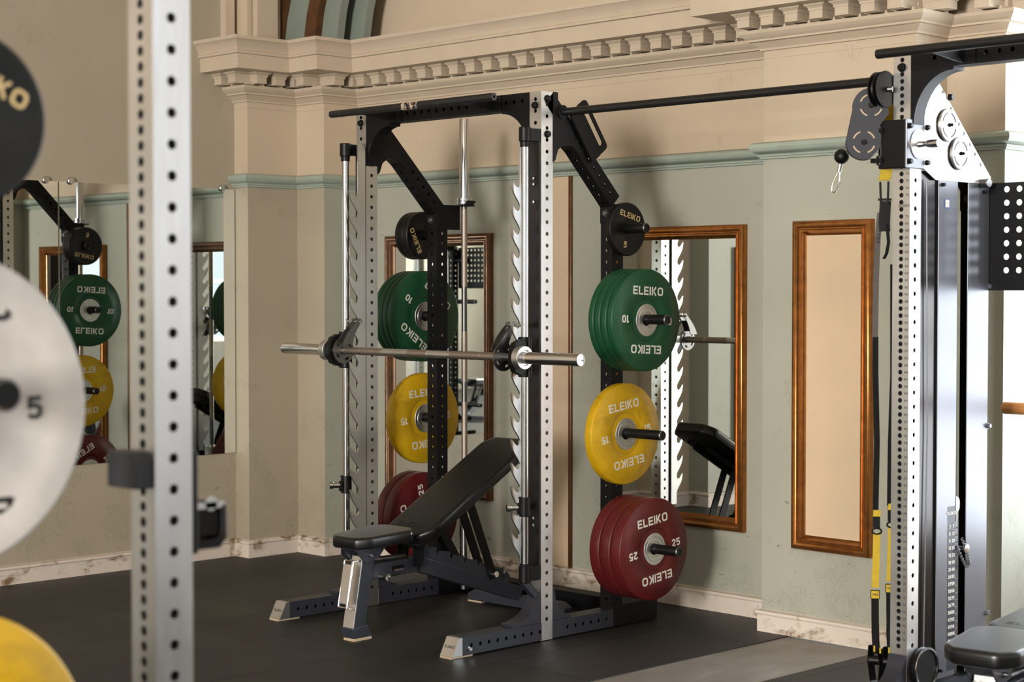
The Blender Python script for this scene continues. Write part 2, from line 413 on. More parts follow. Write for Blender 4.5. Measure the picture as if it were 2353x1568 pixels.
GL = {'E': [[(q, 0), (q, 1)], [(q, 1-q), (.78, 1-q)], [(q, .5), (.72, .5)], [(q, q), (.78, q)]],
 'L': [[(q, 0), (q, 1)], [(q, q), (.74, q)]], 'I': [[(q, 0), (q, 1)]],
 'K': [[(q, 0), (q, 1)], [(q, .5), (.3, .5)], [(.26, .46), (.72, 1)], [(.26, .54), (.75, 0)]],
 'O': [rr(.475, .5, .95-2*q, 1-2*q, .25)], '0': [rr(.36, .5, .72-2*q, 1-2*q, .24)],
 'T': [[(0, 1-q), (.8, 1-q)], [(.4, 0), (.4, 1)]],
 'R': [[(q, 0), (q, 1)], [(q, 1-q), (.55, 1-q), (.68, .8), (.68, .62), (.55, .48), (q, .48)], [(.4, .48), (.72, 0)]],
 'X': [[(.08, 0), (.77, 1)], [(.08, 1), (.77, 0)]],
 '1': [[(.26, 0), (.26, 1)], [(.0, .78), (.26, .95)]],
 '2': [[(.06, .74), (.14, .86), (.3, 1-q), (.45, 1-q), (.6, .84), (.6, .66), (.5, .52), (.14, .2), (.1, q)], [(.03, q), (.68, q)]],
 '3': [[(.05, 1-q), (.5, 1-q), (.61, .8), (.5, .54), (.25, .52)], [(.3, .52), (.52, .5), (.62, .3), (.5, q), (.04, q)]],
 '4': [[(.5, 0), (.5, 1)], [(.5, 1), (.08, .32)], [(.04, .3), (.69, .3)]],
 '5': [[(.66, 1-q), (.14, 1-q), (.11, .54), (.42, .6), (.6, .46), (.6, .24), (.46, q), (.2, q), (.06, .2)]],
 '6': [[(.6, 1-q), (.3, 1-q), (.12, .7), (.12, .25), (.28, q), (.46, q), (.6, .25), (.6, .42), (.46, .55), (.14, .55)]],
 '7': [[(.02, 1-q), (.64, 1-q), (.26, 0)]],
 '8': [rr(.35, .73, .46, .38, .14), rr(.35, .28, .5, .4, .15)],
 '9': [[(.1, q), (.4, q), (.58, .3), (.58, .75), (.44, 1-q), (.24, 1-q), (.1, .75), (.1, .58), (.24, .45), (.56, .45)]],
 '.': [[(.03, .08), (.19, .08)]]}
X_, Y_, Z_ = Vector((1, 0, 0)), Vector((0, 1, 0)), Vector((0, 0, 1))

def thing(name, label, cat, loc=(0, 0, 0), rotz=0, group=None):
    o = bpy.data.objects.new(name, None); C.objects.link(o); o.location = loc; o.rotation_euler = (0, 0, rotz)
    o.empty_display_size = .05; o['label'] = label; o['category'] = cat
    if group: o['group'] = group
    return o
def tag(o, label, cat, group=None):
    o['label'] = label; o['category'] = cat
    if group: o['group'] = group
    return o
def struct(o): o['kind'] = 'structure'; return o
def dup(root, loc, rot, label, group=None):
    r = root.copy(); C.objects.link(r); r.location = loc; r.rotation_euler = rot; r['label'] = label
    if group: r['group'] = group
    for ch in list(root.children):
        c = ch.copy(); C.objects.link(c); c.parent = r
        for g in list(ch.children):
            d = g.copy(); C.objects.link(d); d.parent = c
    return r

# ------------------------------------------------------------------ room shell
LX, BY = -8.24, 6.48
PATH = [(LX, 5.89), (-8.115, 5.89), (-8.115, 6.235), (-7.87, 6.235), (-7.87, BY), (-4.805, BY), (-4.805, 6.25), (-4.03, 6.25), (-4.03, BY), (-3.76, BY), (-3.76, 7.0)]
mb = MB(); mb.box(LX, -4.65, FY, 7.0, -.03, 0); mb.box(-4.18, RX, FY, 7.0, -.03, 0)
struct(mb.build('floor', 'rubber', smooth=0))
mb = MB(); mb.box(-4.65, -4.18, FY, 7.0, -.03, -.004); struct(mb.build('floor', 'lino', smooth=0))
mb = MB(); mb.box(-8.6, RX+.3, FY-.3, 7.6, CZ, CZ+.1); struct(mb.build('ceiling', 'ceiling', smooth=0))
def vwall(mb, path, z0, z1):
    for a, b in zip(path, path[1:]): mb.quad([(a[0], a[1], z0), (b[0], b[1], z0), (b[0], b[1], z1), (a[0], a[1], z1)])
# back wall: upper cream, lower green (cream at the corner pilaster)
mb = MB(); vwall(mb, PATH, 2.1, CZ); wb = struct(mb.build('wall_back', 'cream', smooth=0))
mb = MB(); vwall(mb, PATH[:4], 0, 2.1); struct(mb.build('wall_back', 'cream_shaded', smooth=0))
mb = MB(); vwall(mb, PATH[3:], 0, 2.1); struct(mb.build('wall_back', 'green', smooth=0))
# left wall with stepped pier towards the front of the room
LP = [(LX, 5.89), (LX, 3.63), (-7.95, 3.63), (-7.95, 3.43), (-7.78, 3.43), (-7.78, FY)]
mb = MB(); vwall(mb, LP[:2][::-1], 0, CZ); struct(mb.build('wall_left', 'cream_shaded', smooth=0))
mb = MB(); vwall(mb, LP[1:4][::-1], 0, CZ); struct(mb.build('wall_left', 'cream', smooth=0))
mb = MB(); vwall(mb, LP[3:][::-1], 0, 2.1); struct(mb.build('wall_left', 'green', smooth=0))
mb = MB(); vwall(mb, LP[3:][::-1], 2.1, CZ); struct(mb.build('wall_left', 'cream', smooth=0))
mb = MB(); xs = [-8.0]+[x+d for x in FWIN for d in (-1, 1)]+[RX]
for i, (a, b) in enumerate(zip(xs, xs[1:])):
    if i % 2 == 0: mb.box(a, b, FY-.3, FY, 0, CZ)
    else: mb.box(a, b, FY-.3, FY, 0, .8); mb.box(a, b, FY-.3, FY, 4.0, CZ)
struct(mb.build('wall_front', 'cream', smooth=0))
# right wall with three window openings, back bay with one
mb = MB()
ys = [FY]+[y+d for y in RWIN for d in (-1, 1)]+[7.0]
for i, (a, b) in enumerate(zip(ys, ys[1:])):
    if i % 2 == 0: mb.box(RX, RX+.3, a, b, 0, CZ)
    else: mb.box(RX, RX+.3, a, b, 0, .8); mb.box(RX, RX+.3, a, b, 4.0, CZ)
struct(mb.build('wall_right', 'bounce_cut', smooth=0))
mb = MB(); mb.box(-3.76, -3.70, 7.0, 7.25, 0, CZ); mb.box(-3.70, -.6, 7.0, 7.25, 0, .35); mb.box(-3.70, -.6, 7.0, 7.25, 4.05, CZ); mb.box(-.6, RX+.3, 7.0, 7.25, 0, CZ)
struct(mb.build('wall_bay', 'cream', smooth=0))
def window(n, horizontal, fixed, a, b, z0, z1):
    f = MB(); t = .06
    def bar(p, q_, r0, r1):
        if horizontal: f.box(p, q_, fixed, fixed+.06, r0, r1)
        else: f.box(fixed, fixed+.06, p, q_, r0, r1)
    bar(a, b, z0, z0+t); bar(a, b, z1-t, z1); bar(a, a+t, z0+t, z1-t); bar(b-t, b, z0+t, z1-t)
    for k in (1, 2): m = a+(b-a)*k/3; bar(m-.02, m+.02, z0+t, z1-t)
    for k in (1, 2, 3): m = z0+(z1-z0)*k/4; bar(a+t, b-t, m-.02, m+.02)
    return struct(f.build('window_%d' % n, 'ink_white', smooth=0))
for i, y in enumerate(RWIN): window(i+1, False, RX+.12, y-1, y+1, .8, 4.0)
for i, x in enumerate(FWIN): window(i+5, True, FY-.15, x-1, x+1, .8, 4.0)
window(4, True, 7.08, -3.70, -2.17, .35, 4.05); window(8, True, 7.08, -2.13, -.6, .35, 4.05)
mb = MB(); mb.box(-2.17, -2.13, 7.06, 7.16, .35, 4.05); struct(mb.build('window_9', 'ink_white', smooth=0))

# skirting boards
SK = [(0, 0), (.014, 0), (.014, .075), (.020, .078), (.022, .084), (.018, .092), (.008, .096), (0, .1)]
# the sweep puts e to the right of travel: back path runs left to right, so the room is on its right hand
mb = MB(); mb.sweep(SK, PATH); struct(mb.build('baseboard_back', 'skirt'))
mb = MB(); mb.sweep(SK, LP[::-1]); struct(mb.build('baseboard_left', 'skirt'))
# dado rail
DR = [(0, 2.075), (.012, 2.077), (.014, 2.085), (.02, 2.088), (.021, 2.094), (.016, 2.098), (.03, 2.104), (.042, 2.114), (.047, 2.126), (.044, 2.138), (.034, 2.147), (.01, 2.150), (0, 2.152)]
mb = MB(); mb.sweep(DR, PATH); struct(mb.build('trim_1', 'dado'))
mb = MB(); mb.sweep(DR, LP[1:][::-1]); struct(mb.build('trim_1', 'dado'))
# cornice
CP = [(0, 2.548), (.012, 2.549), (.014, 2.558), (.026, 2.570), (.04, 2.583), (.052, 2.586), (.052, 2.594), (.058, 2.598), (.07, 2.606), (.08, 2.618), (.082, 2.632), (.020, 2.640), (.020, 2.700), (.226, 2.700), (.230, 2.776), (.242, 2.779), (.244, 2.792), (.236, 2.797), (.24, 2.812), (.252, 2.832), (.264, 2.848), (.271, 2.852), (.272, 2.870), (0, 2.885)]
mb = MB(); mb.sweep(CP, PATH); struct(mb.build('trim_2', 'plaster', smooth=25))
mb = MB(); mb.sweep([(0, 2.515), (.003, 2.515), (.003, 2.5195), (0, 2.5195)], PATH); struct(mb.build('trim_2', 'plaster', smooth=25))
# dentils: one mesh per run of the cornice moulding
def dentil(mb, x, y, nx, ny):
    """block with flared cap; (x,y) on wall face, n outward normal"""
    Nn = Vector((nx, ny, 0)); U = Vector((-ny, nx, 0)); O = Vector((x, y, 0))
    def blk(u, e0, e1, z0, z1): mb.obox(O+Nn*(e0+e1)/2+Z_*(z0+z1)/2, U, Nn, Z_, u, (e1-e0)/2, (z1-z0)/2)
    blk(.033, .015, .138, 2.638, 2.672); blk(.037, .015, .143, 2.672, 2.680)
    Pp = [(.037, .143, 2.680), (.040, .147, 2.686), (.047, .153, 2.691), (.052, .156, 2.693), (.052, .156, 2.6995)]
    prev = None
    for u, e, z in Pp:
        ring = [mb.bm.verts.new(O+U*a+Nn*b+Z_*z) for a, b in ((-u, .015), (-u, e), (u, e), (u, .015))]
        if prev:
            for i in range(3): mb.bm.faces.new((prev[i], prev[i+1], ring[i+1], ring[i]))
        prev = ring
    # little pointed drops in the gap beside each block
    mb.prism([(.044, 2.632), (.060, 2.632), (.052, 2.648)], O+Nn*.055, U, Z_, .055)
mb = MB()
def run(x0, y0, x1, y1, nx, ny, sp=.1276, off=None):
    L = math.hypot(x1-x0, y1-y0); d = Vector((x1-x0, y1-y0)).normalized(); k = max(1, int(L/sp+.2)); o = (L-(k-1)*sp)/2 if off is None else off
    for i in range(k):
        if o+i*sp > L-.03: break
        dentil(mb, x0+d.x*(o+i*sp), y0+d.y*(o+i*sp), nx, ny)
run(-8.24, 5.89, -8.05, 5.89, 0, -1, off=.04); dentil(mb, -8.07, 5.89, 0, -1)
run(-8.115, 5.83, -8.115, 6.20, 1, 0); run(-8.0, 6.235, -7.82, 6.235, 0, -1); run(-7.87, 6.18, -7.87, 6.42, 1, 0)
run(-7.74, BY, -4.9, BY, 0, -1, off=.06)
run(-4.90, 6.25, -3.96, 6.25, 0, -1); run(-4.805, 6.26, -4.805, 6.45, -1, 0); run(-4.03, 6.19, -4.03, 6.40, 1, 0); run(-3.9, BY, -3.68, BY, 0, -1); run(-3.76, 6.44, -3.76, 7.0, 1, 0)
struct(mb.build('trim_3', 'plaster', smooth=25))
# arch ribs springing above the cornice in the corner
def rib(name, m, xa, xb, y, dep, k=3):
    mb = MB(); pts = [(xa+.0*i+.02*i+.011*i*i, 2.87+.16*i) for i in range(11)]; pts2 = [(xb+.02*i+.011*i*i, 2.87+.16*i) for i in range(11)]
    mb.prism(pts+pts2[::-1], (0, y, 0), X_, Z_, dep); return struct(mb.build(name, m, smooth=30))
rib('trim_4', 'brown', -8.185, -8.112, 6.15, .06); rib('trim_4', 'brown', -7.905, -7.807, 6.15, .06)
rib('trim_5', 'rib', -8.112, -7.905, 6.17, .05); rib('trim_5', 'rib', -7.807, -7.669, 6.19, .05); rib('trim_5', 'rib', -7.856, -7.60, 6.32, .05)
mb = MB(); mb.box(-8.24, -8.19, 5.80, 5.86, 2.87, CZ); mb.box(-8.10, -8.06, 5.92, 6.06, 2.87, CZ); struct(mb.build('trim_6', 'plaster', smooth=0))
# half-round brown mouldings and the cream strip between them on the back wall
mb = MB(); mb.box(-6.435, -6.20, 6.4765, 6.4795, .10, 2.075); struct(mb.build('trim_7', 'panel', smooth=0))
for x in (-6.445, -6.191):
    mb = MB(); mb.lathe((x, 6.4815, .095), Z_, [(0, 0), (.012, 0), (.014, .004), (.014, 1.985), (.004, 2.0), (0, 2.0)], 20); struct(mb.build('trim_8', 'brown'))

# framed mirrors and panel on the walls
FR = [(-.0, 0), (.0, .026), (.006, .034), (.016, .038), (.026, .034), (.031, .022), (.036, .022), (.040, .028), (.046, .028), (.050, .018), (.056, .012), (.064, .006), (.064, 0)]
def picture_frame(mb, O, U, V, Nn, w, h, prof):
    O, U, V, Nn = Vector(O), Vector(U), Vector(V), Vector(Nn); rings = []
    for (sx, sy) in ((0, 0), (1, 0), (1, 1), (0, 1)):
        rings.append([mb.bm.verts.new(O+U*(sx*w+(1-2*sx)*a)+V*(sy*h+(1-2*sy)*a)+Nn*b) for a, b in prof])
    n = len(prof)
    for i in range(4):
        A, B = rings[i], rings[(i+1) % 4]
        for j in range(n-1): mb.bm.faces.new((A[j], B[j], B[j+1], A[j+1]))
def framed(name, label, cat, O, U, V, Nn, w, h, infill, fm='gilt'):
    t = thing(name, label, cat, O); mb = MB(); picture_frame(mb, (0, 0, 0), U, V, Nn, w, h, FR)
    mb.build('frame', fm, t, smooth=50)
    U, V, Nn = Vector(U), Vector(V), Vector(Nn)
    mb = MB(); c = U*w/2+V*h/2+Nn*.004; mb.obox(c, U, V, Nn, w/2-.05, h/2-.05, .003)
    mb.build('mirror_glass' if infill == 'mirror' else 'panel', infill, t, smooth=0)
    return t
framed('framed_mirror', 'tall brown framed wall mirror between the guide rods, partly behind green and yellow plates', 'mirror', (-7.602, BY-.001, .387), X_, Z_, -Y_, .849, 1.414, 'mirror', 'brown')
framed('framed_mirror', 'gilt framed wall mirror beside the front stack of red plates, reflecting the bench', 'mirror', (-5.92, BY-.001, .387), X_, Z_, -Y_, .849, 1.418, 'mirror')
framed('framed_wall_panel', 'narrow gilt framed cream panel on the green pilaster behind the suspension straps', 'wall panel', (-4.627, 6.249, .387), X_, Z_, -Y_, .402, 1.414, 'panel')
framed('framed_wall_panel', 'gilt framed cream panel on the left pier, seen only in the right-hand mirror', 'wall panel', (-7.779, 2.25, .387), Y_, Z_, X_, .9, 1.41, 'panel')
# frameless mirrors on the left wall
def frameless(label, y0, y1, clips):
    t = thing('wall_mirror', label, 'mirror', (LX, y0, .585))
    mb = MB(); mb.box(.002, .009, .002, y1-y0-.002, 0, 1.48); mb.build('mirror_glass', 'mirror', t, smooth=0)
    for y in clips:
        mb = MB(); mb.lathe((.009, y-y0, 1.485), X_, [(0, 0), (.019, 0), (.019, .010), (.016, .013), (0, .013)], 28); mb.build('mirror_clip', 'chrome', t)
    return t
frameless('large frameless wall mirror reaching to the corner pilaster, reflecting stacked plates', 4.778, 5.885, (4.846, 5.797))
frameless('frameless wall mirror behind the white plate, left of the mirror seam', 3.66, 4.774, (4.70, 3.75))

# ballet barre in the bay
t = thing('wooden_barre', 'varnished wooden handrail crossing the window bay at the far right', 'handrail', (-3.66, 6.30, 1.04))
mb = MB(); mb.cyl((0, 0, 0), (2.8, 0, 0), .024, 24, ch=.012); mb.build('rail', 'wood', t)
for x in (.5, 2.2):
    mb = MB(); mb.cyl((x, 0, -.02), (x, .70, -.10), .01, 12); mb.build('bracket', 'black', t)

# ------------------------------------------------------------------ racks
# local frame: x across (uprights at +-.545...615), y=0 the face of the front uprights, +y to the rear
HI, HO = .545, .615
def arc_gusset(a, b, n=10, ex=.012):
    """concave corner bracket polygon with legs a (u) and b (v)"""
    pts = [(0, 0), (a, 0), (a, ex)]
    for i in range(1, n):
        t = PI/2*i/n; pts.append((a-(a-ex)*math.sin(t), b-(b-ex)*math.cos(t)))
    pts += [(ex, b), (0, b)]
    return pts
def bolt(p, d, par, r=.013, m='plastic'):
    mb = MB(); p = Vector(p); d = Vector(d)
    mb.lathe(p, d, [(0, 0), (r*1.25, 0), (r*1.25, .003), (r, .003), (r, .012), (r*.85, .014), (0, .014)], 12); mb.build('bolt', m, par, smooth=30)
def tooth_profile(n, z_first, pitch, zt, zb):
    outer = [(0, 0), (.003, -.02), (.008, -.038), (.021, -.059), (.036, -.078), (.0475, -.093)]
    throat = [(.052, -.106), (.049, -.119), (.0445, -.125), (.039, -.127), (.030, -.125), (.020, -.116), (.010, -.104), (.004, -.0985)]
    first = [(.097, zt), (.052, zt), (.052, z_first+.0)] + [(a, z_first+b+pitch) for a, b in throat[1:]]
    pts = first
    for i in range(n):
        z = z_first-i*pitch
        pts += [(a, z+b) for a, b in outer]
        if i < n-1: pts += [(a, z+b) for a, b in throat]
        else: pts += [(.052, z-.106)]
    pts += [(.052, zb), (.097, zb)]
    return pts
def build_rack(label, loc, rotz, smith=False, fine_front=False, handle=True, barbell_holder=False, pins=True, left_pins=True):
    t = thing('power_rack', label, 'gym rack', loc, rotz)
    fs = .025 if fine_front else .05
    for sx in (1, -1):
        x0 = HI if sx > 0 else -HO
        mb = MB(); mb.post((x0, 0, .004), X_, Y_, Z_, .07, .07, 2.345, spV=fs, offV=.0625 if not fine_front else .2375, spU=.05, offU=.09); mb.build('upright', 'steel', t, smooth=30)
        if fine_front:
            mb = MB(); mb.box(x0+.008, x0+.062, .008, .062, .01, 2.34); mb.build('hole_shade_core', 'black', t, smooth=0)  # added black core, stands in for the shade inside the holes
        mb = MB(); mb.post((x0, .448, .08), X_, Y_, Z_, .07, .07, 1.80, spV=.05, offV=.05, spU=.05, offU=.05); mb.build('upright', 'black', t, smooth=30)
        # foot beam with slanted steel toe cap
        mb = MB(); mb.post((x0-.004, .07, .008), X_, Z_, Y_, .078, .074, .655, spU=.05, offU=.09, spV=2, offV=.3, r=.0085)
        mb.build('foot_beam', 'greypc', t, smooth=30)
        mb = MB(); mb.post((x0-.004, -.46, .008), X_, Z_, Y_, .078, .074, .46, spU=.05, offU=.05, spV=2, offV=3, r=.0085)
        fb = mb.build('foot_beam', 'greypc', t, smooth=30)
        mb = MB(); mb.prism([(-.516, .008), (-.46, .008), (-.46, .082), (-.478, .082)], (x0+.035, 0, 0), Y_, Z_, .076)
        cap = mb.build('toe_cap', 'steel', fb, smooth=0)
        sl = Vector((0, .038, .074)).normalized()
        mb = MB(); mb.text('ELEIKO', Vector((x0+.035, -.497, .045))+Vector((0, -.074, .038)).normalized()*.0006, X_, sl, .011, .2, .0004); mb.build('engraving', 'ink_grey', fb)
        mb = MB(); mb.box(x0+.001, x0+.069, -.52, -.40, 0, .008); mb.build('foot_pad', 'rubber_pad', fb, smooth=0)
        # heavy rear foot
        mb = MB(); mb.box(x0-.006, x0+.076, .45, .75, .004, .10); mb.build('rear_foot', 'black', t, smooth=0, bev=.003)
        # corner gussets at floor
        mb = MB(); mb.prism(arc_gusset(.17, .13), (x0+.035, -.003, .083), -Y_, Z_, .066); mb.build('gusset', 'greypc', t)
        mb = MB(); mb.prism(arc_gusset(.115, .14), (x0+.035, .073, .083), Y_, Z_, .066); mb.build('gusset', 'greypc', t)
        # diagonal beam from the top of the front upright down to the rear upright
        d = Vector((0, .437, -.445)).normalized(); nrm = Vector((0, d.z, -d.y))*-1
        nup = Vector((0, .445, .437)).normalized()
        O = Vector((x0, .073, 2.349))-nup*.07
        mb = MB(); mb.post(O+d*.0, X_, nup, d, .07, .07, .60, spU=.05, offU=.20, spV=.05, offV=.225, r=.0075); mb.build('diagonal_beam', 'black', t, smooth=30)
        mb = MB(); mb.box(x0-.002, x0+.072, .072, .10, 2.16, 2.35); mb.prism([(.07, 2.05), (.07, 2.30), (.28, 2.09), (.245, 2.085), (.19, 2.125), (.135, 2.13), (.10, 2.105), (.083, 2.06)], (x0+.035, 0, 0), Y_, Z_, .076)
        mb.build('gusset', 'black', t)
        mb = MB(); mb.box(x0-.003, x0+.073, .445, .521, 1.80, 1.885); mb.build('upright_cap', 'black', t, smooth=0, bev=.002)
        # gusset between upright and top beam
        mb = MB(); mb.prism(arc_gusset(.17, .19), (sx*HI, .035, 2.279), -sx*X_, -Z_, .066); mb.build('gusset', 'black', t)
        for z in (2.318, 2.168): bolt((sx*HO, .035, z), sx*X_, t)
        bolt((sx*HO, .483, 1.845), sx*X_, t, m='blacksteel')
        bolt((x0+.035, 0, 2.29), -Y_, t); bolt((x0+.035, .445, 1.845), -Y_, t, m='blacksteel')
        bolt((x0+.035, -.002, .19), -Y_, t, m='blacksteel')
        bolt((sx*(HO+.004), -.425, .032), sx*X_, t, r=.008, m='chrome')
        if pins:
            for z, ln in ((1.776, .17), (1.376, .29), (.872, .265), (.374, .36)):
                mb = MB(); mb.lathe((sx*HO, .483, z), sx*X_, [(0, 0), (.034, 0), (.034, .006), (.0215, .006), (.0215, ln-.005), (.019, ln), (0, ln)], 28)
                pin = mb.build('storage_pin', 'plastic', t)
                mb = MB(); mb.lathe((sx*HO, .483, z), sx*X_, [(.0217, ln-.006), (.0219, ln-.003), (.0195, ln+.001), (.0185, ln+.001)], 28); mb.build('pin_ring', 'blacksteel', pin)
    mb = MB(); mb.post((-HI, 0, 2.279), Y_, Z_, X_, .07, .07, 1.09, spU=.05, offU=.095, spV=3, offV=3.5, r=.0085); mb.build('top_beam', 'black', t, smooth=30)
    mb = MB(); mb.box(-HI, HI, .66, .73, .01, .08); mb.build('rear_crossmember', 'black', t, smooth=0)
    # pull-up bar on brackets in front of the beam
    mb = MB(); mb.lathe((-.545, -.206, 2.315), X_, [(0, 0), (.016, 0), (.0165, .003), (.0165, 1.083), (.016, 1.086), (.006, 1.086), (.006, 1.07), (0, 1.07)], 28); pb = mb.build('pull_up_bar', 'tube' if smith else 'tube_plain', t)
    for x in (-.33, .33):
        mb = MB(); mb.prism([(-.2, 2.330), (-.2, 2.300), (-.05, 2.285), (0, 2.285), (0, 2.345), (-.05, 2.335)], (x, 0, 0), Y_, Z_, .008); mb.prism([(-.008, 2.282), (-.002, 2.282), (-.002, 2.346), (-.008, 2.346)], (x, 0, 0), Y_, Z_, .09); mb.build('bar_bracket', 'black', t, smooth=0)
    if handle:   # slotted black plate bolted to the right diagonal beam
        c = Vector((HO+.006, .20, 2.262)); d = Vector((0, .50, -.70)).normalized(); nu = Vector((0, .70, .50)).normalized()
        out = [(-.02, -.03), (.22, -.03), (.26, .0), (.25, .035), (.185, .06), (.0, .06), (-.03, .035)]
        mb = MB(); cc = c+nu*.02
        def ringpl(o, i):
            n = len(o); ex = X_*.006
            A = [mb.bm.verts.new(cc+d*a+nu*b) for a, b in o]; B = [mb.bm.verts.new(cc+d*a+nu*b) for a, b in i]
            A2 = [mb.bm.verts.new(cc+d*a+nu*b+ex) for a, b in o]; B2 = [mb.bm.verts.new(cc+d*a+nu*b+ex) for a, b in i]
            for k in range(n):
                j = (k+1) % n
                for qd in ((A[k], A[j], B[j], B[k]), (A2[k], B2[k], B2[j], A2[j]), (A[k], A2[k], A2[j], A[j]), (B[k], B[j], B2[j], B2[k])): mb.bm.faces.new(qd)
        o_ = rr(.10, .035, .25, .075, .02, 4, False); i_ = rr(.10, .041, .19, .028, .013, 4, False); ringpl(o_, i_)
        mb.obox(cc+d*.10-nu*.03+X_*.012, d, nu, X_, .12, .03, .006)
        mb.build('band_hook', 'black', t, smooth=30)
    if smith:
        for sx in (1, -1):
            mb = MB(); mb.prism([(a-.108, b) for a, b in tooth_profile(16, 1.968, .1, 2.19, .30)], (sx*.540, 0, 0), Y_, Z_, .008); mb.build('toothed_rail', 'steel', t, smooth=25)
            mb = MB(); mb.box(min(sx*.5455, sx*.609), max(sx*.5455, sx*.609), -.010, -.001, .27, 2.175); ch = mb.build('rail_channel', 'channel', t, smooth=0)
            for z in (1.98, 1.955, 1.88, .50, .53):
                mb = MB(); mb.cyl((sx*.582, -.010, z), (sx*.582, -.014, z), .0055, 12); mb.build('screw', 'chrome', ch)
            rx = sx*.598
            mb = MB(); mb.cyl((rx, -.081, .27), (rx, -.081, 2.17), .0165, 32); mb.build('guide_rod', 'chrome', t)
            for z0, z1, nz in ((2.130, 2.192, 2.108), (.262, .335, .345)):
                mb = MB(); mb.cyl((rx, -.081, z0), (rx, -.081, z1), .026, 28, ch=.003); mb.cyl((rx, -.081, min(nz, z0)), (rx, -.081, max(nz, z0+.002)), .021, 28)
                mb.box(rx-.014, rx+.014, -.081, -.004, z0+.006, z1-.004)
                mb.build('rod_end_cap', 'plastic', t)
            mb = MB(); mb.prism([(-.107, .262), (-.055, .262), (-.012, .20), (-.030, .19)], (rx, 0, 0), Y_, Z_, .03); mb.build('rod_foot', 'greypc', t, smooth=0)
            # safety stop on the rod
            mb = MB(); mb.cyl((rx, -.081, .545), (rx, -.081, .625), .0255, 28, ch=.002); mb.cyl((rx, -.081, .622), (rx, -.081, .628), .028, 28); mb.box(rx-.012*1, rx+.012, -.115, -.081, .556, .604)
            st = mb.build('safety_stop', 'plastic', t)
            mb = MB(); mb.lathe((rx-.012, -.105, .583), Vector((-.55, -.85, 0)), [(0, 0), (.013, 0), (.013, .034), (.016, .036), (.016, .052), (0, .053)], 20); mb.build('stop_pin', 'chrome', st)
    if barbell_holder:
        mb = MB(); mb.box(-HI-.004, -HI+.075, .555, .635, 1.915, 1.921); mb.prism([(0, 0), (.024, .022), (.02, .027), (-.006, .006)], (-HI+.072, .595, 1.915), X_, Z_, .05)
        mb.box(-HI-.004, -HI+.002, .44, .60, 1.80, 1.921); mb.build('barbell_holder', 'black', t, smooth=0)
    return t
CX, CY = -5.925, 5.376
rack = build_rack('steel and black half rack in the middle with toothed rails, guide rods and stacked plates', (CX, CY, 0), 0, smith=True, barbell_holder=True)

# bar that runs between the two racks
mb = MB(); mb.cyl((0, 0, 0), (1.75, 0, 0), .0172, 28); t = thing('long_pull_up_bar', 'long thin black pull-up bar spanning the gap between the two racks', 'pull-up bar', (-5.31, 5.50, 2.267)); mb.build('bar', 'tube_plain', t)
mb = MB(); mb.lathe((0, 0, 0), X_, [(.0172, .0), (.03, 0), (.03, .012), (.0172, .014)], 24); mb.build('end_flange', 'black', t)

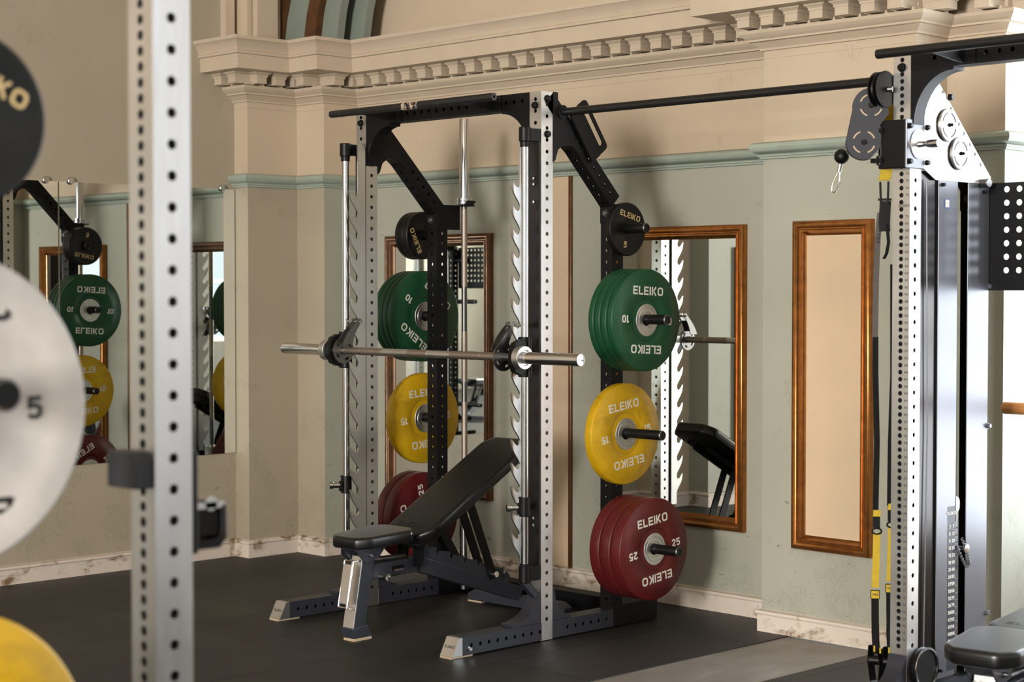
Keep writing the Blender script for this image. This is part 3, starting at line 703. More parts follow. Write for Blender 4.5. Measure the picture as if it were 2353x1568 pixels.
# guided barbell of the middle rack
t = thing('guided_barbell', 'horizontal steel barbell clipped to the vertical guide rods of the middle rack', 'barbell', (CX, 5.23, 1.222))
HL = .987
segs = [(-.52, -.245, 'knurl'), (-.245, -.07, 'steel'), (-.07, .055, 'knurl'), (.055, .21, 'steel'), (.21, .52, 'knurl')]
for a, b, m in segs:
    mb = MB(); r = .0175 if m == 'knurl' else .0166
    mb.cyl((a, 0, 0), (b, 0, 0), r, 28)
    mb.build('knurled_grip' if m == 'knurl' else 'shaft', m, t)
for sx in (1, -1):
    mb = MB(); mb.lathe((sx*.40, 0, 0), sx*X_, [(.0170, 0), (.0184, .002), (.0184, .005), (.0170, .007)], 28); mb.build('ring_mark', 'chrome', t)
    mb = MB(); mb.lathe((sx*.52, 0, 0), sx*X_, [(0, 0), (.0185, 0), (.0185, .125), (.020, .128), (.020, .150), (.0262, .153), (.0262, HL-.52-.006), (.0245, HL-.52-.001), (0, HL-.52)], 36); sl = mb.build('sleeve', 'chrome', t)
    mb = MB(); mb.lathe((sx*.630, 0, 0), sx*X_, [(.017, 0), (.047, 0), (.0495, .002), (.0495, .033), (.0475, .035), (.034, .035), (.031, .029), (.020, .029)], 40); mb.build('sleeve_collar', 'steel', t)
    # bearing carriage on the rod
    mb = MB(); rx = sx*.598; mb.cyl((rx, .065, -.085), (rx, .065, .085), .029, 28, ch=.003)
    mb.prism([(-.05, .03), (-.035, .06), (0, .075), (.04, .06), (.05, 0), (.04, -.06), (0, -.075), (-.035, -.06), (-.05, -.03)], (rx+sx*.012, .02, 0), Y_, Z_, .03)
    mb.cyl((rx+sx*.032, .062, -.085), (rx+sx*.032, .062, .085), .011, 16)
    mb.build('bearing_block', 'plastic', t, smooth=40)
    # hook lever: slotted disc and curved arm up to the toothed rail
    lx = sx*.535
    mb = MB()
    ro = [(.052*math.cos(R(a)), .052*math.sin(R(a))) for a in range(0, 360, 10)]; ri = [(.0385*math.cos(R(a)), .0385*math.sin(R(a))) for a in range(0, 360, 10)]
    def annulus(r0, r1, a0, a1, x0, x1):
        for a in range(a0, a1, 10):
            P = [(math.cos(R(b))*r, math.sin(R(b))*r) for r, b in ((r0, a), (r1, a), (r1, a+10), (r0, a+10))]
            mb.prism(P, (x0, 0, 0), Y_, Z_, x1)
    annulus(.048, .060, 0, 360, lx, .008); annulus(.015, .036, 0, 360, lx, .008)
    for a0 in (60, 150, 230, 310): annulus(.036, .048, a0, a0+50, lx, .008)
    arm = []
    for i in range(13):
        f = i/12; y = -.006+.026*f+.044*f*f; z = .03+.104*f; w = .029-.014*f
        arm.append((y, z, w))
    Lf = [(y-w, z) for y, z, w in arm]; Rt = [(y+w, z) for y, z, w in arm]
    topy, topz, topw = arm[-1]
    cap_ = [(topy+topw*math.cos(R(a)), topz+topw*math.sin(R(a))) for a in range(30, 180, 30)]
    mb.prism(Lf[::1][::-1][::-1]+[c for c in cap_[::-1]]+Rt[::-1], (lx, 0, 0), Y_, Z_, .007)
    mb.prism([(y-.004, z) for y, z, w in arm[2:10]]+[(y+.004, z) for y, z, w in arm[2:10]][::-1], (lx-sx*.02, 0, 0), Y_, Z_, .03)
    mb.prism([(a-.0, b) for a, b in Lf]+[c for c in cap_[::-1]]+Rt[::-1], (lx-sx*.038, 0, 0), Y_, Z_, .005)
    lv = mb.build('hook_lever', 'blacksteel', t, smooth=30)
    mb = MB(); mb.cyl((lx-sx*.045, topy, topz), (lx+sx*.05, topy, topz), .0065, 14); mb.build('lever_pin', 'chrome', lv)
mb = MB(); mb.text('ELEIKO', (HL+.0004, 0, -.002), Y_, Z_, .006, .16, .0003); mb.build('engraving', 'ink_grey', t)

# barbell stored upright in the holder of the middle rack
t = thing('upright_barbell', 'barbell standing upright behind the rear post, next to the yellow plate', 'barbell', (-6.432, 5.972, 0))
mb = MB(); mb.cyl((0, 0, .45), (0, 0, 1.925), .014, 24); mb.build('shaft', 'blacksteel', t)
for a, b in ((.62, .95), (1.05, 1.30), (1.52, 1.90)):
    mb = MB(); mb.cyl((0, 0, a), (0, 0, b), .0146, 24); mb.build('knurled_grip', 'knurl', t)
mb = MB(); mb.lathe((0, 0, 1.925), Z_, [(0, 0), (.036, 0), (.038, .002), (.038, .012), (.035, .014), (.035, .016), (.038, .018), (.038, .03), (.025, .032), (.025, .415), (.0235, .42), (0, .421)], 36); mb.build('sleeve', 'chrome', t)
mb = MB(); mb.lathe((0, 0, .02), Z_, [(0, 0), (.0235, 0), (.025, .002), (.025, .385), (.038, .388), (.038, .415), (.014, .43)], 36); mb.build('sleeve', 'chrome', t)

# ------------------------------------------------------------------ weight plates (local axis +X)
def plate_proto(kind, label, group):
    spec = {'green': ('green_p', 'ink_white', '10', .0365, .225), 'yellow': ('yellow_p', 'ink_white', '15', .050, .225),
            'red': ('red_p', 'ink_white', '25', .062, .225), 'white': ('white_p', 'ink_black', '5', .028, .225), 'black': ('black_p', 'ink_gold', '5', .030, .118)}[kind]
    pm, ink, num, t, r = spec; h = t/2
    root = thing('weight_plate', label, 'weight plate', group=group)
    hub = .071 if kind not in ('black', 'white') else .024
    pf = [(hub, h-.002), (hub+.02, h-.002), (hub+.0215, h-.0035), (hub+.023, h-.002), (hub+.026, h), (r-.028, h), (r-.026, h-.0015), (r-.006, h-.0015), (r-.0015, h-.005), (r, h-.009)]
    if kind == 'black': pf = [(.024, h-.004), (.045, h-.004), (.05, h-.001), (r-.016, h-.001), (r-.012, h), (r-.004, h), (r, h-.004)]
    if kind == 'white': pf = [(.024, h), (.05, h), (.055, h-.002), (.17, h-.003), (.178, h), (r-.005, h), (r, h-.005)]
    prof = pf+[(a, -b) for a, b in pf[::-1]]
    mb = MB(); mb.lathe((0, 0, 0), X_, prof+[prof[0]], 96); mb.build('disc', pm, root, smooth=40)
    if hub > .05:
        hp = [(.0255, h-.003), (.033, h-.003), (.035, h-.0005), (.052, h-.0005), (.0535, h-.002), (.0555, h-.002), (.057, h), (.069, h), (.0712, h-.002)]
        mb = MB(); mb.lathe((0, 0, 0), X_, hp+[(a, -b) for a, b in hp[::-1]]+[hp[0]], 56); mb.build('steel_hub', 'steel', root, smooth=25)
    for s in (1, -1):
        U = Y_*s; f = h+.0002
        if kind == 'black': f = h-.0008; items = [('ELEIKO', X_*s*f+Z_*.062, U, Z_, .025), (num, X_*s*f-Z_*.07, U, Z_, .028)]
        else:
            th, tr, nh, nr = .037, .128, .033, .142
            if kind == 'white': f = h-.0025; tr = .145; th = .04
            items = [('ELEIKO', X_*s*f+Z_*tr, U, Z_, th), ('ELEIKO', X_*s*f-Z_*tr, -U, -Z_, th), (num, X_*s*f+U*nr, U, Z_, nh), (num, X_*s*f-U*nr, -U, -Z_, nh)]
        for txt, O, uu, vv, hh in items:
            mb = MB(); mb.text(txt, O, uu, vv, hh, .2); mb.build('lettering', ink, root, smooth=0)
    return root, t
protos = {}
def place_plate(kind, x_face, y, z, side, tilt, label, group):
    """x_face: face nearest the outside (side +1 = towards +x)"""
    if kind not in protos:
        root, t = plate_proto(kind, label, group); protos[kind] = (root, t)
        root.location = (x_face-side*t/2, y, z); root.rotation_euler = (R(tilt), 0, 0); return t
    root, t = protos[kind]; dup(root, (x_face-side*t/2, y, z), (R(tilt), 0, 0), label, group); return t
def stack(kind, x_face, z, side, tilts, text, group, y=5.859):
    x = x_face; n = len(tilts)
    for i, tl in enumerate(tilts):
        if n == 1: lab = text
        else: lab = text % ['first', 'second', 'third', 'fourth'][i]
        t = place_plate(kind, x, y, z, side, tl, lab, group); x -= side*(t+.0006)
stack('black', -5.249, 1.773, 1, [-14], 'small black change plate hanging alone at the top of the right storage column', None)
stack('green', -5.136, 1.373, 1, [-3, 30, -40, 100], '%s green bumper plate of the right-hand stack, counting from the lettered outer face', 'green plates on the right side')
stack('yellow', -5.255, .867, 1, [8], 'scuffed yellow bumper plate on the right side, between the green and red stacks', None)
stack('red', -5.088, .372, 1, [7, 60, -25], '%s dark red bumper plate of the right-hand stack, counting from the lettered outer face', 'red plates on the right side')
# left side: the faces we see are the inner ones (towards +x)
stack('black', -6.60, 1.773, 1, [115, 20, 170], '%s small black plate of the trio at the left rear post, counted from the post', 'black plates on the left side')
stack('green', -6.59, 1.373, 1, [142, 10, 60, -3], '%s green bumper plate in the left stack, counted from the rear post', 'green plates on the left side')
stack('yellow', -6.592, .867, 1, [4], 'worn yellow bumper plate hanging left of the upright barbell', None)
stack('red', -6.60, .372, 1, [101, 30], '%s dark red bumper plate in the left stack behind the bench', 'red plates on the left side')
# foreground
FGX = -2.40
stack('white', -2.29, 1.345, 1, [0], 'large blurred white plate with black number at the left edge', None, y=1.147)
stack('black', -2.21, 1.745, 1, [-28, 40], '%s blurred black change plate in the top left corner, counting from the lettered face', 'black change plates on the foreground rack', y=1.147)
stack('yellow', -2.285, .842, 1, [20], 'blurred yellow plate in the bottom left corner of the picture', None, y=1.147)

# ------------------------------------------------------------------ foreground rack (rotated half turn) and its j-cup
fg = build_rack('blurred foreground steel rack upright with round holes at the left', (FGX-HO, 1.63, 0), PI, fine_front=True, handle=False)
t = thing('j_cup', 'blurred black bar hook clamped on the foreground upright', 'rack hook', (FGX-.035, 1.595, 1.16))
mb = MB(); mb.prism([(-.045, -.028), (.036, -.028), (.036, .018), (.022, .030), (-.045, .030)], (-.006, -.052, .066), X_, Z_, .034); mb.cyl((0, -.05, .066), (0, .05, .066), .008, 14); mb.build('clamp_plate', 'greypc', t, smooth=30, bev=.002)
mb = MB(); mb.box(-.03, .03, .036, .05, -.075, .09); mb.build('back_plate', 'plastic', t, smooth=0, bev=.002)
mb = MB(); mb.prism([(.036, -.07), (.095, -.07), (.108, -.055), (.108, .0), (.098, .0), (.098, -.045), (.088, -.055), (.036, -.055)], (0, 0, 0), Y_, Z_, .055); mb.prism(rr(.072, -.028, .05, .045, .01, 3, False), (0, 0, 0), Y_, Z_, .04); mb.build('cradle', 'plastic', t, smooth=30, bev=.002)
mb = MB(); mb.cyl((-.026, .078, .004), (.026, .078, .004), .012, 20); mb.box(-.026, .026, .05, .104, -.004, .006); mb.build('roller', 'steel', t, smooth=30)

# ------------------------------------------------------------------ benches (local: +y to the rear, origin under the front foot)
def pad(mb, pts, z0, z1, rnd, M4=None):
    """upholstered pad: outline pts (x,y), rounded edge rings"""
    cx = sum(p[0] for p in pts)/len(pts); cy = sum(p[1] for p in pts)/len(pts)
    prof = [(rnd*.5, z0), (.2*rnd, z0+.1*rnd), (0, z0+.55*rnd), (0, z1-rnd), (.1*rnd, z1-.55*rnd), (.35*rnd, z1-.22*rnd), (.8*rnd, z1-.04*rnd), (1.2*rnd, z1)]
    rings = []
    for ins, z in prof:
        ring = []
        n = len(pts)
        for i in range(n):
            p0, p1, p2 = Vector(pts[i-1]), Vector(pts[i]), Vector(pts[(i+1) % n])
            a = (p1-p0).normalized(); b = (p2-p1).normalized(); nn = Vector((-a.y-b.y, a.x+b.x)); nn = nn*(2/nn.length_squared)
            q_ = p1+nn*ins*.5 if False else p1+nn*ins/1.0
            v = Vector((q_.x, q_.y, z)); ring.append(mb.bm.verts.new(M4 @ v if M4 else v))
        rings.append(ring)
    for A, B in zip(rings, rings[1:]):
        for i in range(len(A)): mb.bm.faces.new((A[i], A[(i+1) % len(A)], B[(i+1) % len(A)], B[i]))
    mb.bm.faces.new(rings[0][::-1]); mb.bm.faces.new(rings[-1])
def outline(w0, w1, L, ch, r=.02):
    """tapered rectangle, rounded/chamfered corners (counter-clockwise)"""
    raw = [(-w0/2+ch, 0), (w0/2-ch, 0), (w0/2, ch), (w1/2, L-ch), (w1/2-ch, L), (-w1/2+ch, L), (-w1/2, L-ch), (-w0/2, ch)]
    out = []
    n = len(raw)
    for i in range(n):
        p0, p1, p2 = Vector(raw[i-1]), Vector(raw[i]), Vector(raw[(i+1) % n])
        a = (p0-p1).normalized()*r*.6; b = (p2-p1).normalized()*r*.6
        for f in (0, .33, .67, 1): out.append(tuple(p1+a*(1-f)**2+b*f**2))
    return out
def build_bench(label, loc, rotz, ang, zs=.40):
    t = thing('weight_bench', label, 'bench', loc, rotz)
    # seat
    mb = MB(); Ms = Matrix.Translation((0, -.06, zs)) @ Matrix.Rotation(R(3), 4, 'X')
    pad(mb, outline(.24, .27, .335, .05, .03), 0, .05, .016, Ms); mb.build('seat', 'leather', t, smooth=60)
    mb = MB(); mb.prism([(-.03, 0), (.2, .012), (.2, .006), (-.03, -.006)], (0, 0, zs), Y_, Z_, .18); mb.build('seat_board', 'greypc', t, smooth=0)
    # backrest
    a = R(ang); Mb = Matrix.Translation((0, .305, zs-.02 if ang > 10 else zs)) @ Matrix.Rotation(a, 4, 'X')
    mb = MB(); pad(mb, outline(.285, .285, .80, .055, .03), 0, .055, .016, Mb); bk = mb.build('backrest', 'leather', t, smooth=60)
    up = Mb.to_3x3() @ Z_; al = Mb.to_3x3() @ Y_
    mb = MB(); mb.text('ELEIKO', Mb @ Vector((0, .075, .0551)), X_, al, .032, .2, .0004); mb.build('embossing', 'emboss', bk, smooth=0)
    mb = MB()
    for sx in (-1, 1): mb.obox(Mb @ Vector((sx*.045, .34, -.02)), X_, al, up, .012, .32, .02)
    mb.obox(Mb @ Vector((0, .34, -.006)), X_, al, up, .10, .33, .006); mb.build('back_frame', 'black', t, smooth=0)
    # front leg
    top = Vector((0, .055, zs-.045)); bot = Vector((0, 0, .05)); d = (top-bot).normalized(); nr = Vector((0, -d.z, d.y))
    mb = MB(); mb.obox((top+bot)/2, X_, nr, d, .035, .033, (top-bot).length/2); leg = mb.build('front_leg', 'greypc', t, smooth=0, bev=.003)
    mb = MB(); mb.prism([(-.035, .012), (.075, .012), (.045, .065), (-.045, .055)], (0, 0, 0), Y_, Z_, .072); mb.build('front_foot', 'greypc', t, smooth=0, bev=.003)
    mb = MB(); mb.box(-.034, .034, -.03, .07, 0, .012); mb.build('foot_pad', 'rubber_pad', t, smooth=0)
    c = (top+bot)/2-nr*-.036+d*.02
    mb = MB(); cc = (top+bot)/2+nr*.0345+d*.03
    mb.obox(cc-d*.03, X_, d, nr, .0335, (top-bot).length/2, .002); mb.build('cover_plate', 'steel', leg, smooth=0, bev=.001)
    mb = MB(); s_ = [cc+X_*.0+d*.105+nr*.0, cc+nr*.045+d*.100-X_*.0, cc+nr*.048-d*.100, cc-d*.105]
    for xx in (-.028, .028): mb.tube([p+X_*xx for p in s_], .0035, 10)
    mb.tube([s_[1]-X_*.028, s_[1]+X_*.028], .004, 10); mb.tube([s_[2]-X_*.028, s_[2]+X_*.028], .004, 10); mb.build('handle', 'chrome', leg)
    mb = MB(); mb.obox(cc+nr*.045+d*0, X_, d, nr, .027, .085, .006); mb.build('handle_grip', 'steel', leg, smooth=0, bev=.002)
    for sx in (-1, 1):
        mb = MB(); mb.prism([(-.035, zs-.003), (.155, zs+.006), (.10, zs-.055), (.025, zs-.07)], (sx*.042, 0, 0), Y_, Z_, .006); br = mb.build('seat_bracket', 'greypc', t, smooth=0)
        bolt((sx*.045, .055, zs-.035), sx*X_, br, r=.008, m='chrome')
    # spine
    mb = MB(); p0, p1, p2 = Vector((0, .07, .285)), Vector((0, .36, .290)), Vector((0, 1.02, .075))
    for A, B in ((p0, p1), (p1, p2)):
        dd = (B-A).normalized(); nn = Vector((0, -dd.z, dd.y)); mb.obox((A+B)/2, X_, nn, dd, .03, .033, (B-A).length/2+.012)
    sp = mb.build('spine', 'greypc', t, smooth=0, bev=.002)
    mb = MB(); mb.lathe((.03, .13, .262), X_, [(0, 0), (.02, 0), (.02, .045), (.014, .045), (.012, .03), (0, .03)], 20); mb.build('adjust_knob', 'chrome', sp)
    mb = MB(); mb.obox((.0306, .23, .288), X_, Y_, Z_, .0006, .035, .012); mb.build('maker_sticker', 'plastic', sp, smooth=0)
    mb = MB(); mb.obox((.0312, .235, .280), X_, Y_, Z_, .0006, .028, .004); mb.build('barcode_label', 'ink_grey', sp, smooth=0)
    # ladder with notches
    dd = (p2-p1).normalized(); nn = Vector((0, -dd.z, dd.y))
    pts = [(0, 0)]; L = .56
    for i in range(6):
        u = .03+i*.092; pts += [(u, .052), (u+.055, .060), (u+.060, .035), (u+.075, .033), (u+.080, .050)]
    pts = [(0, 0), (0, .045)]+pts[1:]+[(L+.04, .03), (L+.04, 0)]
    for sx in (-1, 1):
        mb = MB(); mb.prism(pts, p1+nn*.033*-1*-1+Vector((sx*.026, 0, 0)), dd, -nn if nn.z < 0 else nn, .006); mb.build('ladder_plate', 'greypc', t, smooth=0)
    hz = p1+Z_*.085+Y_*-.03
    mb = MB()
    for sx in (-1, 1): mb.prism([(-.03, -.09), (.03, -.09), (.045, .02), (-.025, .045)], hz+X_*sx*.05, Y_, Z_, .006)
    mb.cyl(hz-X_*.07, hz+X_*.07, .012, 16); mb.build('hinge', 'black', t, smooth=30)
    mb = MB(); mb.tube([(0, .06, .335), (0, .30, .33)], .012, 12); mb.build('seat_link', 'blacksteel', t)
    # support strut from the backrest to the ladder
    sa = Mb @ Vector((0, .40, -.03)); sb = p1+dd*.47+nn*(.05 if nn.z > 0 else -.05)
    mb = MB()
    for sx in (-1, 1):
        q0, q1 = sa+X_*sx*.035, sb+X_*sx*.035; e = (q1-q0).normalized(); w = X_.cross(e)
        mb.obox((q0+q1)/2, X_, w, e, .004, .022, (q1-q0).length/2+.02)
    sa2 = Mb @ Vector((0, .20, -.03)); q0, q1 = sa2, p1+dd*.30+Z_*.04; e = (q1-q0).normalized()
    mb.obox((q0+q1)/2, X_, X_.cross(e), e, .02, .02, (q1-q0).length/2)
    st = mb.build('support_strut', 'black', t, smooth=0)
    mb = MB(); mb.cyl(sb-X_*.06, sb+X_*.065, .015, 20, ch=.002); mb.build('strut_pin', 'chrome', st)
    # rear foot
    mb = MB(); mb.prism([(-.31, 0), (.31, 0), (.31, .03), (.27, .052), (-.27, .052), (-.31, .03)], (0, 1.04, .008), X_, Z_, .06); rf = mb.build('rear_foot_bar', 'greypc', t, smooth=0, bev=.003)
    for sx in (-1, 1):
        mb = MB(); mb.box(min(sx*.22, sx*.31), max(sx*.22, sx*.31), 1.012, 1.068, 0, .008); mb.build('foot_pad', 'rubber_pad', t, smooth=0)
    for sx in (-1, 1):
        mb = MB(); mb.lathe((sx*.06-.012, 1.10, .05), X_, [(0, 0), (.035, 0), (.04, .004), (.04, .02), (.035, .024), (0, .024)], 28); mb.build('wheel', 'plastic', t)
    return t
build_bench('black adjustable bench with raised backrest inside the middle rack', (-5.905, 4.835, 0), R(2.5), 29)
bench2 = build_bench('black bench with flat pads in the bottom right corner, shining in window light', (-2.765, 4.66, 0), R(7), 2, zs=.40)

# ------------------------------------------------------------------ right rack with cable station
RCX = -3.56+HO
rr_ = build_rack('steel and black cable rack at the right edge with numbered upright and pulleys', (RCX, CY, 0), 0, fine_front=True, handle=False, pins=False)
for i in range(68):
    n = 77-i; z = .2415+.025*(68-i)
    if n in (71, 72): continue
    mb = MB(); mb.text(str(n), (-.58+.0235, -.0003, z), X_, Z_, .0085, .2, .0003); mb.build('scale_number', 'ink_grey', rr_, smooth=0)
mb = MB(); mb.text('ELEIKO', (-.58+.012, -.0003, .2415+.025*62.5), X_, Z_, .0085, .22, .0003); mb.build('engraving', 'ink_grey', rr_, smooth=0)
# sliding carriage with pulley arm
t = thing('cable_carriage', 'black sliding pulley carriage with twin disc arm at the top of the numbered upright', 'cable pulley', (-3.525, CY, 2.02))
mb = MB(); mb.box(-.075, .040, -.035, -.003, -.085, .085); mb.build('front_block', 'plastic', t, smooth=0, bev=.004)
mb = MB(); mb.box(.037, .044, -.036, .115, -.086, .086); sp = mb.build('side_plate', 'shroud', t, smooth=0, bev=.003)
for y in (-.022, .09):
    for z in (-.062, .062): bolt((.044, y, z), X_, sp, r=.009)
mb = MB(); mb.lathe((.044, .037, 0), X_, [(0, 0), (.052, 0), (.052, .003), (.05, .004), (0, .004)], 40); mb.build('round_badge', 'steel', t)
mb = MB(); mb.lathe((.048, .037, 0), X_, [(0, 0), (.012, 0), (.010, .03), (.0135, .034), (.0155, .055), (.0155, .075), (.013, .078), (0, .078)], 24); mb.build('pull_knob', 'chrome', t)
# arm: two slotted plates facing the camera side
Nn = Vector((.62, -.78, 0)).normalized(); U = Z_.cross(-Nn).normalized(); U = Vector((-Nn.y, Nn.x, 0))
O = Vector((-.108, -.055, .075))
def slotted(par, c, off):
    for k in range(4):
        mb = MB(); A = [R(k*90+20+a) for a in range(0, 51, 10)]
        mb.prism([(.036*math.cos(a), .036*math.sin(a)) for a in A]+[(.041*math.cos(a), .041*math.sin(a)) for a in A[::-1]], c+Nn*off, U, Z_, .002)
        mb.build('slot', 'panel', par, smooth=0)
out = []
ca, cb_ = (0.012, .065), (-.012, -.065)
for a in range(20, 190, 14): out.append((ca[0]+.062*math.cos(R(a)), ca[1]+.062*math.sin(R(a))))
for a in range(180, 300, 14): out.append((cb_[0]+.062*math.cos(R(a)), cb_[1]+.062*math.sin(R(a))))
out += [(.045, -.085), (.05, -.03), (.04, -.012), (.055, .01), (.075, .035), (.07, .06)]
for s_, off in (('front', .016), ('back', -.030)):
    mb = MB(); mb.prism(out, O+Nn*off, U, Z_, .005); pl = mb.build('arm_plate', 'greypc' if s_ == 'front' else 'black', t, smooth=30)
    if s_ == 'front':
        for c in (ca, cb_): slotted(pl, O+U*c[0]+Z_*c[1], off+.003)
        for c in (ca, cb_): bolt(O+U*c[0]+Z_*c[1]+Nn*(off+.002), Nn, pl, r=.008)
for c in (ca, cb_):
    mb = MB(); mb.lathe(O+U*c[0]+Z_*c[1]-Nn*.010, Nn, [(0, -.012), (.055, -.012), (.051, .0), (.046, .006), (.051, .012), (.055, .020), (0, .020)], 36); mb.build('pulley_wheel', 'plastic', t)
mb = MB(); mb.cyl((-.065, -.03, -.06), (-.065, -.03, .06), .008, 14)
for z in (-.055, .05): mb.box(-.10, -.05, -.045, -.015, z-.008, z+.008); mb.cyl((-.068, -.032, z-.016), (-.068, -.032, z+.016), .013, 16)
mb.build('hinge', 'plastic', t, smooth=30)
# ball stop and carabiner
bp = Vector((-.205, -.07, -.035))
mb = MB(); mb.ball(bp, .027); mb.build('ball_stop', 'plastic', t)
mb = MB(); mb.cyl(bp+Vector((-.004, 0, -.026)), bp+Vector((-.012, 0, -.055)), .008, 14); mb.build('swivel', 'steel', t)
cpt = []
for i in range(24):
    a = 2*PI*i/24; w = .011+.004*math.sin(a+PI); cpt.append(bp+Vector((-.022, 0, -.090))+U*(w*math.cos(a)-.010*math.sin(a)*-1)+Z_*(.038*math.sin(a)))
mb = MB(); mb.tube(cpt, .0028, 8, closed=True); mb.build('carabiner', 'chrome', t)
# big pulley at the top of the upright
t = thing('top_pulley', 'round black cable pulley beside the top of the numbered upright', 'pulley', (-3.57, 5.335, 2.215))
mb = MB(); mb.lathe((-.03, 0, 0), X_, [(0, 0), (.062, 0), (.062, .004), (.05, .006), (.048, .012), (.05, .018), (.062, .02), (.062, .024), (0, .024)], 44); mb.build('wheel', 'plastic', t)
mb = MB(); mb.lathe((.004, 0, 0), X_, [(0, 0), (.064, 0), (.064, .003), (0, .003)], 44); mb.build('guard_disc', 'black', t)
mb = MB(); mb.cyl((-.035, 0, 0), (.02, .02, 0), .01, 12); mb.build('axle', 'blacksteel', t)
# weight tower between the uprights: shrouds, stack, pulleys
t = thing('weight_tower', 'tall grey weight stack tower with white number scale behind the numbered upright', 'weight stack', (-3.49, CY, 0))
mb = MB(); mb.box(-.10, -.004, .07, .178, .12, 1.93); mb.build('cable_channel', 'channel', t, smooth=0)
mb = MB(); mb.box(-.09, -.003, .178, .185, .12, 1.93); mb.box(-.11, 0, .176, .184, .12, 1.93); mb.build('inner_shroud', 'plastic', t, smooth=0)
mb = MB(); mb.box(.001, .005, .178, .305, .10, 1.92); s1 = mb.build('front_shroud', 'shroud', t, smooth=0, bev=.0015)
mb = MB(); mb.box(.001, .005, .376, .521, .10, 1.90); s2 = mb.build('rear_shroud', 'shroud', t, smooth=0, bev=.0015)
mb = MB(); mb.box(-.125, -.115, .18, .43, .10, 1.92); mb.build('far_shroud', 'plastic', t, smooth=0)
for y, z in ((.20, 1.885), (.20, .13), (.48, 1.87)): bolt((.005, y, z), X_, s1, r=.006)
for z in (1.52, 1.0, .30): bolt((.004, .522, z), X_, s2, r=.009, m='shroud')
mb = MB(); mb.box(.005, .006, .215, .25, 1.80, 1.835); mb.build('sticker', 'blue', s1, smooth=0)
mb = MB(); mb.box(.0058, .0066, .220, .245, 1.805, 1.832); mb.build('sticker_text', 'ink_white', s1, smooth=0)
mb = MB(); mb.box(.005, .0057, .252, .304, .12, .72); mb.build('scale_strip', 'greypc', s1, smooth=0)
def words(name, m, par, items, st=.2, dep=.0004):
    for txt, O, U, V, h in items:
        mb = MB(); mb.text(txt, O, U, V, h, st, dep); mb.build(name, m, par, smooth=0)
it = [('ELEIKO', (.0060, .277, .695), Y_, Z_, .011)]
for i in range(18):
    z = .672-.0262*(i+1); kg = 3*(i+1); lb = int(kg*2.2+.5)
    it += [(str(kg), (.0060, .266, z), Y_, Z_, .012), (str(lb), (.0060, .289, z), Y_, Z_, .012)]
words('scale_number', 'ink_white', s1, it, .22)
for i in range(18):
    z = .672-.0262*(i+1)
    mb = MB(); mb.box(-.11, -.012, .300, .352, z-.0115, z+.0115); p = mb.build('stack_plate', 'shroud', t, smooth=0, bev=.0015)
    mb = MB(); mb.cyl((-.014, .326, z), (-.0105, .326, z), .005, 12); mb.build('pin_hole', 'plastic', p)
mb = MB(); mb.cyl((-.05, .35, .1), (-.05, .35, 1.9), .006, 12); mb.build('stack_guide_rod', 'chrome', t)
mb = MB(); mb.tube([(.004, .10, .2), (.004, .115, 1.0), (.004, .10, 1.9)], .0025, 8); mb.build('cable', 'cable', t)
mb = MB(); mb.tube([(-.01, .33, .70), (-.01, .325, 1.3), (-.01, .315, 1.85)], .0025, 8); mb.build('cable', 'cable', t)
mb = MB(); mb.lathe((-.02, .33, .72), X_, [(0, 0), (.03, 0), (.026, .005), (.03, .010), (0, .010)], 28); mb.cyl((-.014, .33, .66), (-.014, .33, .70), .010, 14); mb.build('stack_pulley', 'chrome', t)
mb = MB(); mb.lathe((-.01, .345, .56), X_, [(0, 0), (.008, 0), (.008, .03), (.016, .034), (.016, .040), (0, .041)], 24); mb.build('selector_pin', 'chrome', t)
coil = []
for i in range(140):
    f = i/139; a = f*PI*1.15; coil.append(Vector((.012+.004*math.cos(f*150), .335+.055*math.sin(a)**1+.0+.003*math.sin(f*150), .60-.10*math.sin(a*.75)-.02*f+.05*max(0, f-.7)*2)))
mb = MB(); mb.tube(coil, .003, 6); mb.build('coil_cord', 'cable', t)
# slanted pulley plate above the tower
t2 = thing('pulley_plate', 'bright slanted triangular steel plate with two pulley discs above the weight tower', 'pulley plate', (-3.487, CY, 0))
mb = MB(); mb.prism([(.075, 1.935), (.075, 2.28), (.15, 2.26), (.52, 1.925), (.52, 1.90), (.15, 1.90)], (.004, 0, 0), Y_, Z_, .006); pp = mb.build('plate', 'steel', t2, smooth=0)
for y, z in ((.19, 2.215), (.245, 2.16), (.30, 2.108), (.335, 2.076), (.375, 2.038), (.41, 2.005), (.45, 1.968)):
    mb = MB(); mb.cyl((.0068, y, z), (.0076, y, z), .0075, 14); mb.build('hole', 'plastic', pp)
for y, z in ((.212, 2.098), (.290, 2.0)):
    mb = MB(); mb.lathe((.006, y, z), X_, [(0, 0), (.056, 0), (.056, .014), (.052, .016), (0, .016)], 44); dsk = mb.build('pulley_disc', 'steel', t2)
    for k in range(4):
        mb = MB(); A = [R(k*90+15+a) for a in range(0, 61, 10)]
        mb.prism([(.041*math.cos(a), .041*math.sin(a)) for a in A]+[(.047*math.cos(a), .047*math.sin(a)) for a in A[::-1]], (.0225, y, z), Y_, Z_, .0016); mb.build('slot', 'plastic', dsk, smooth=0)
    bolt((.022, y, z), X_, dsk, r=.006)
    mb = MB(); mb.lathe((.006, y, z), X_, [(.0562, .0005), (.060, .0005), (.060, .004), (.0562, .004)], 44); mb.build('dark_outline_ring', 'plastic', dsk); bolt((.022, y, z), X_, dsk, r=.006)  # added dark ring, draws the disc edge on the overbright plate
bolt((.008, .235, 2.20), X_, t2, r=.011)
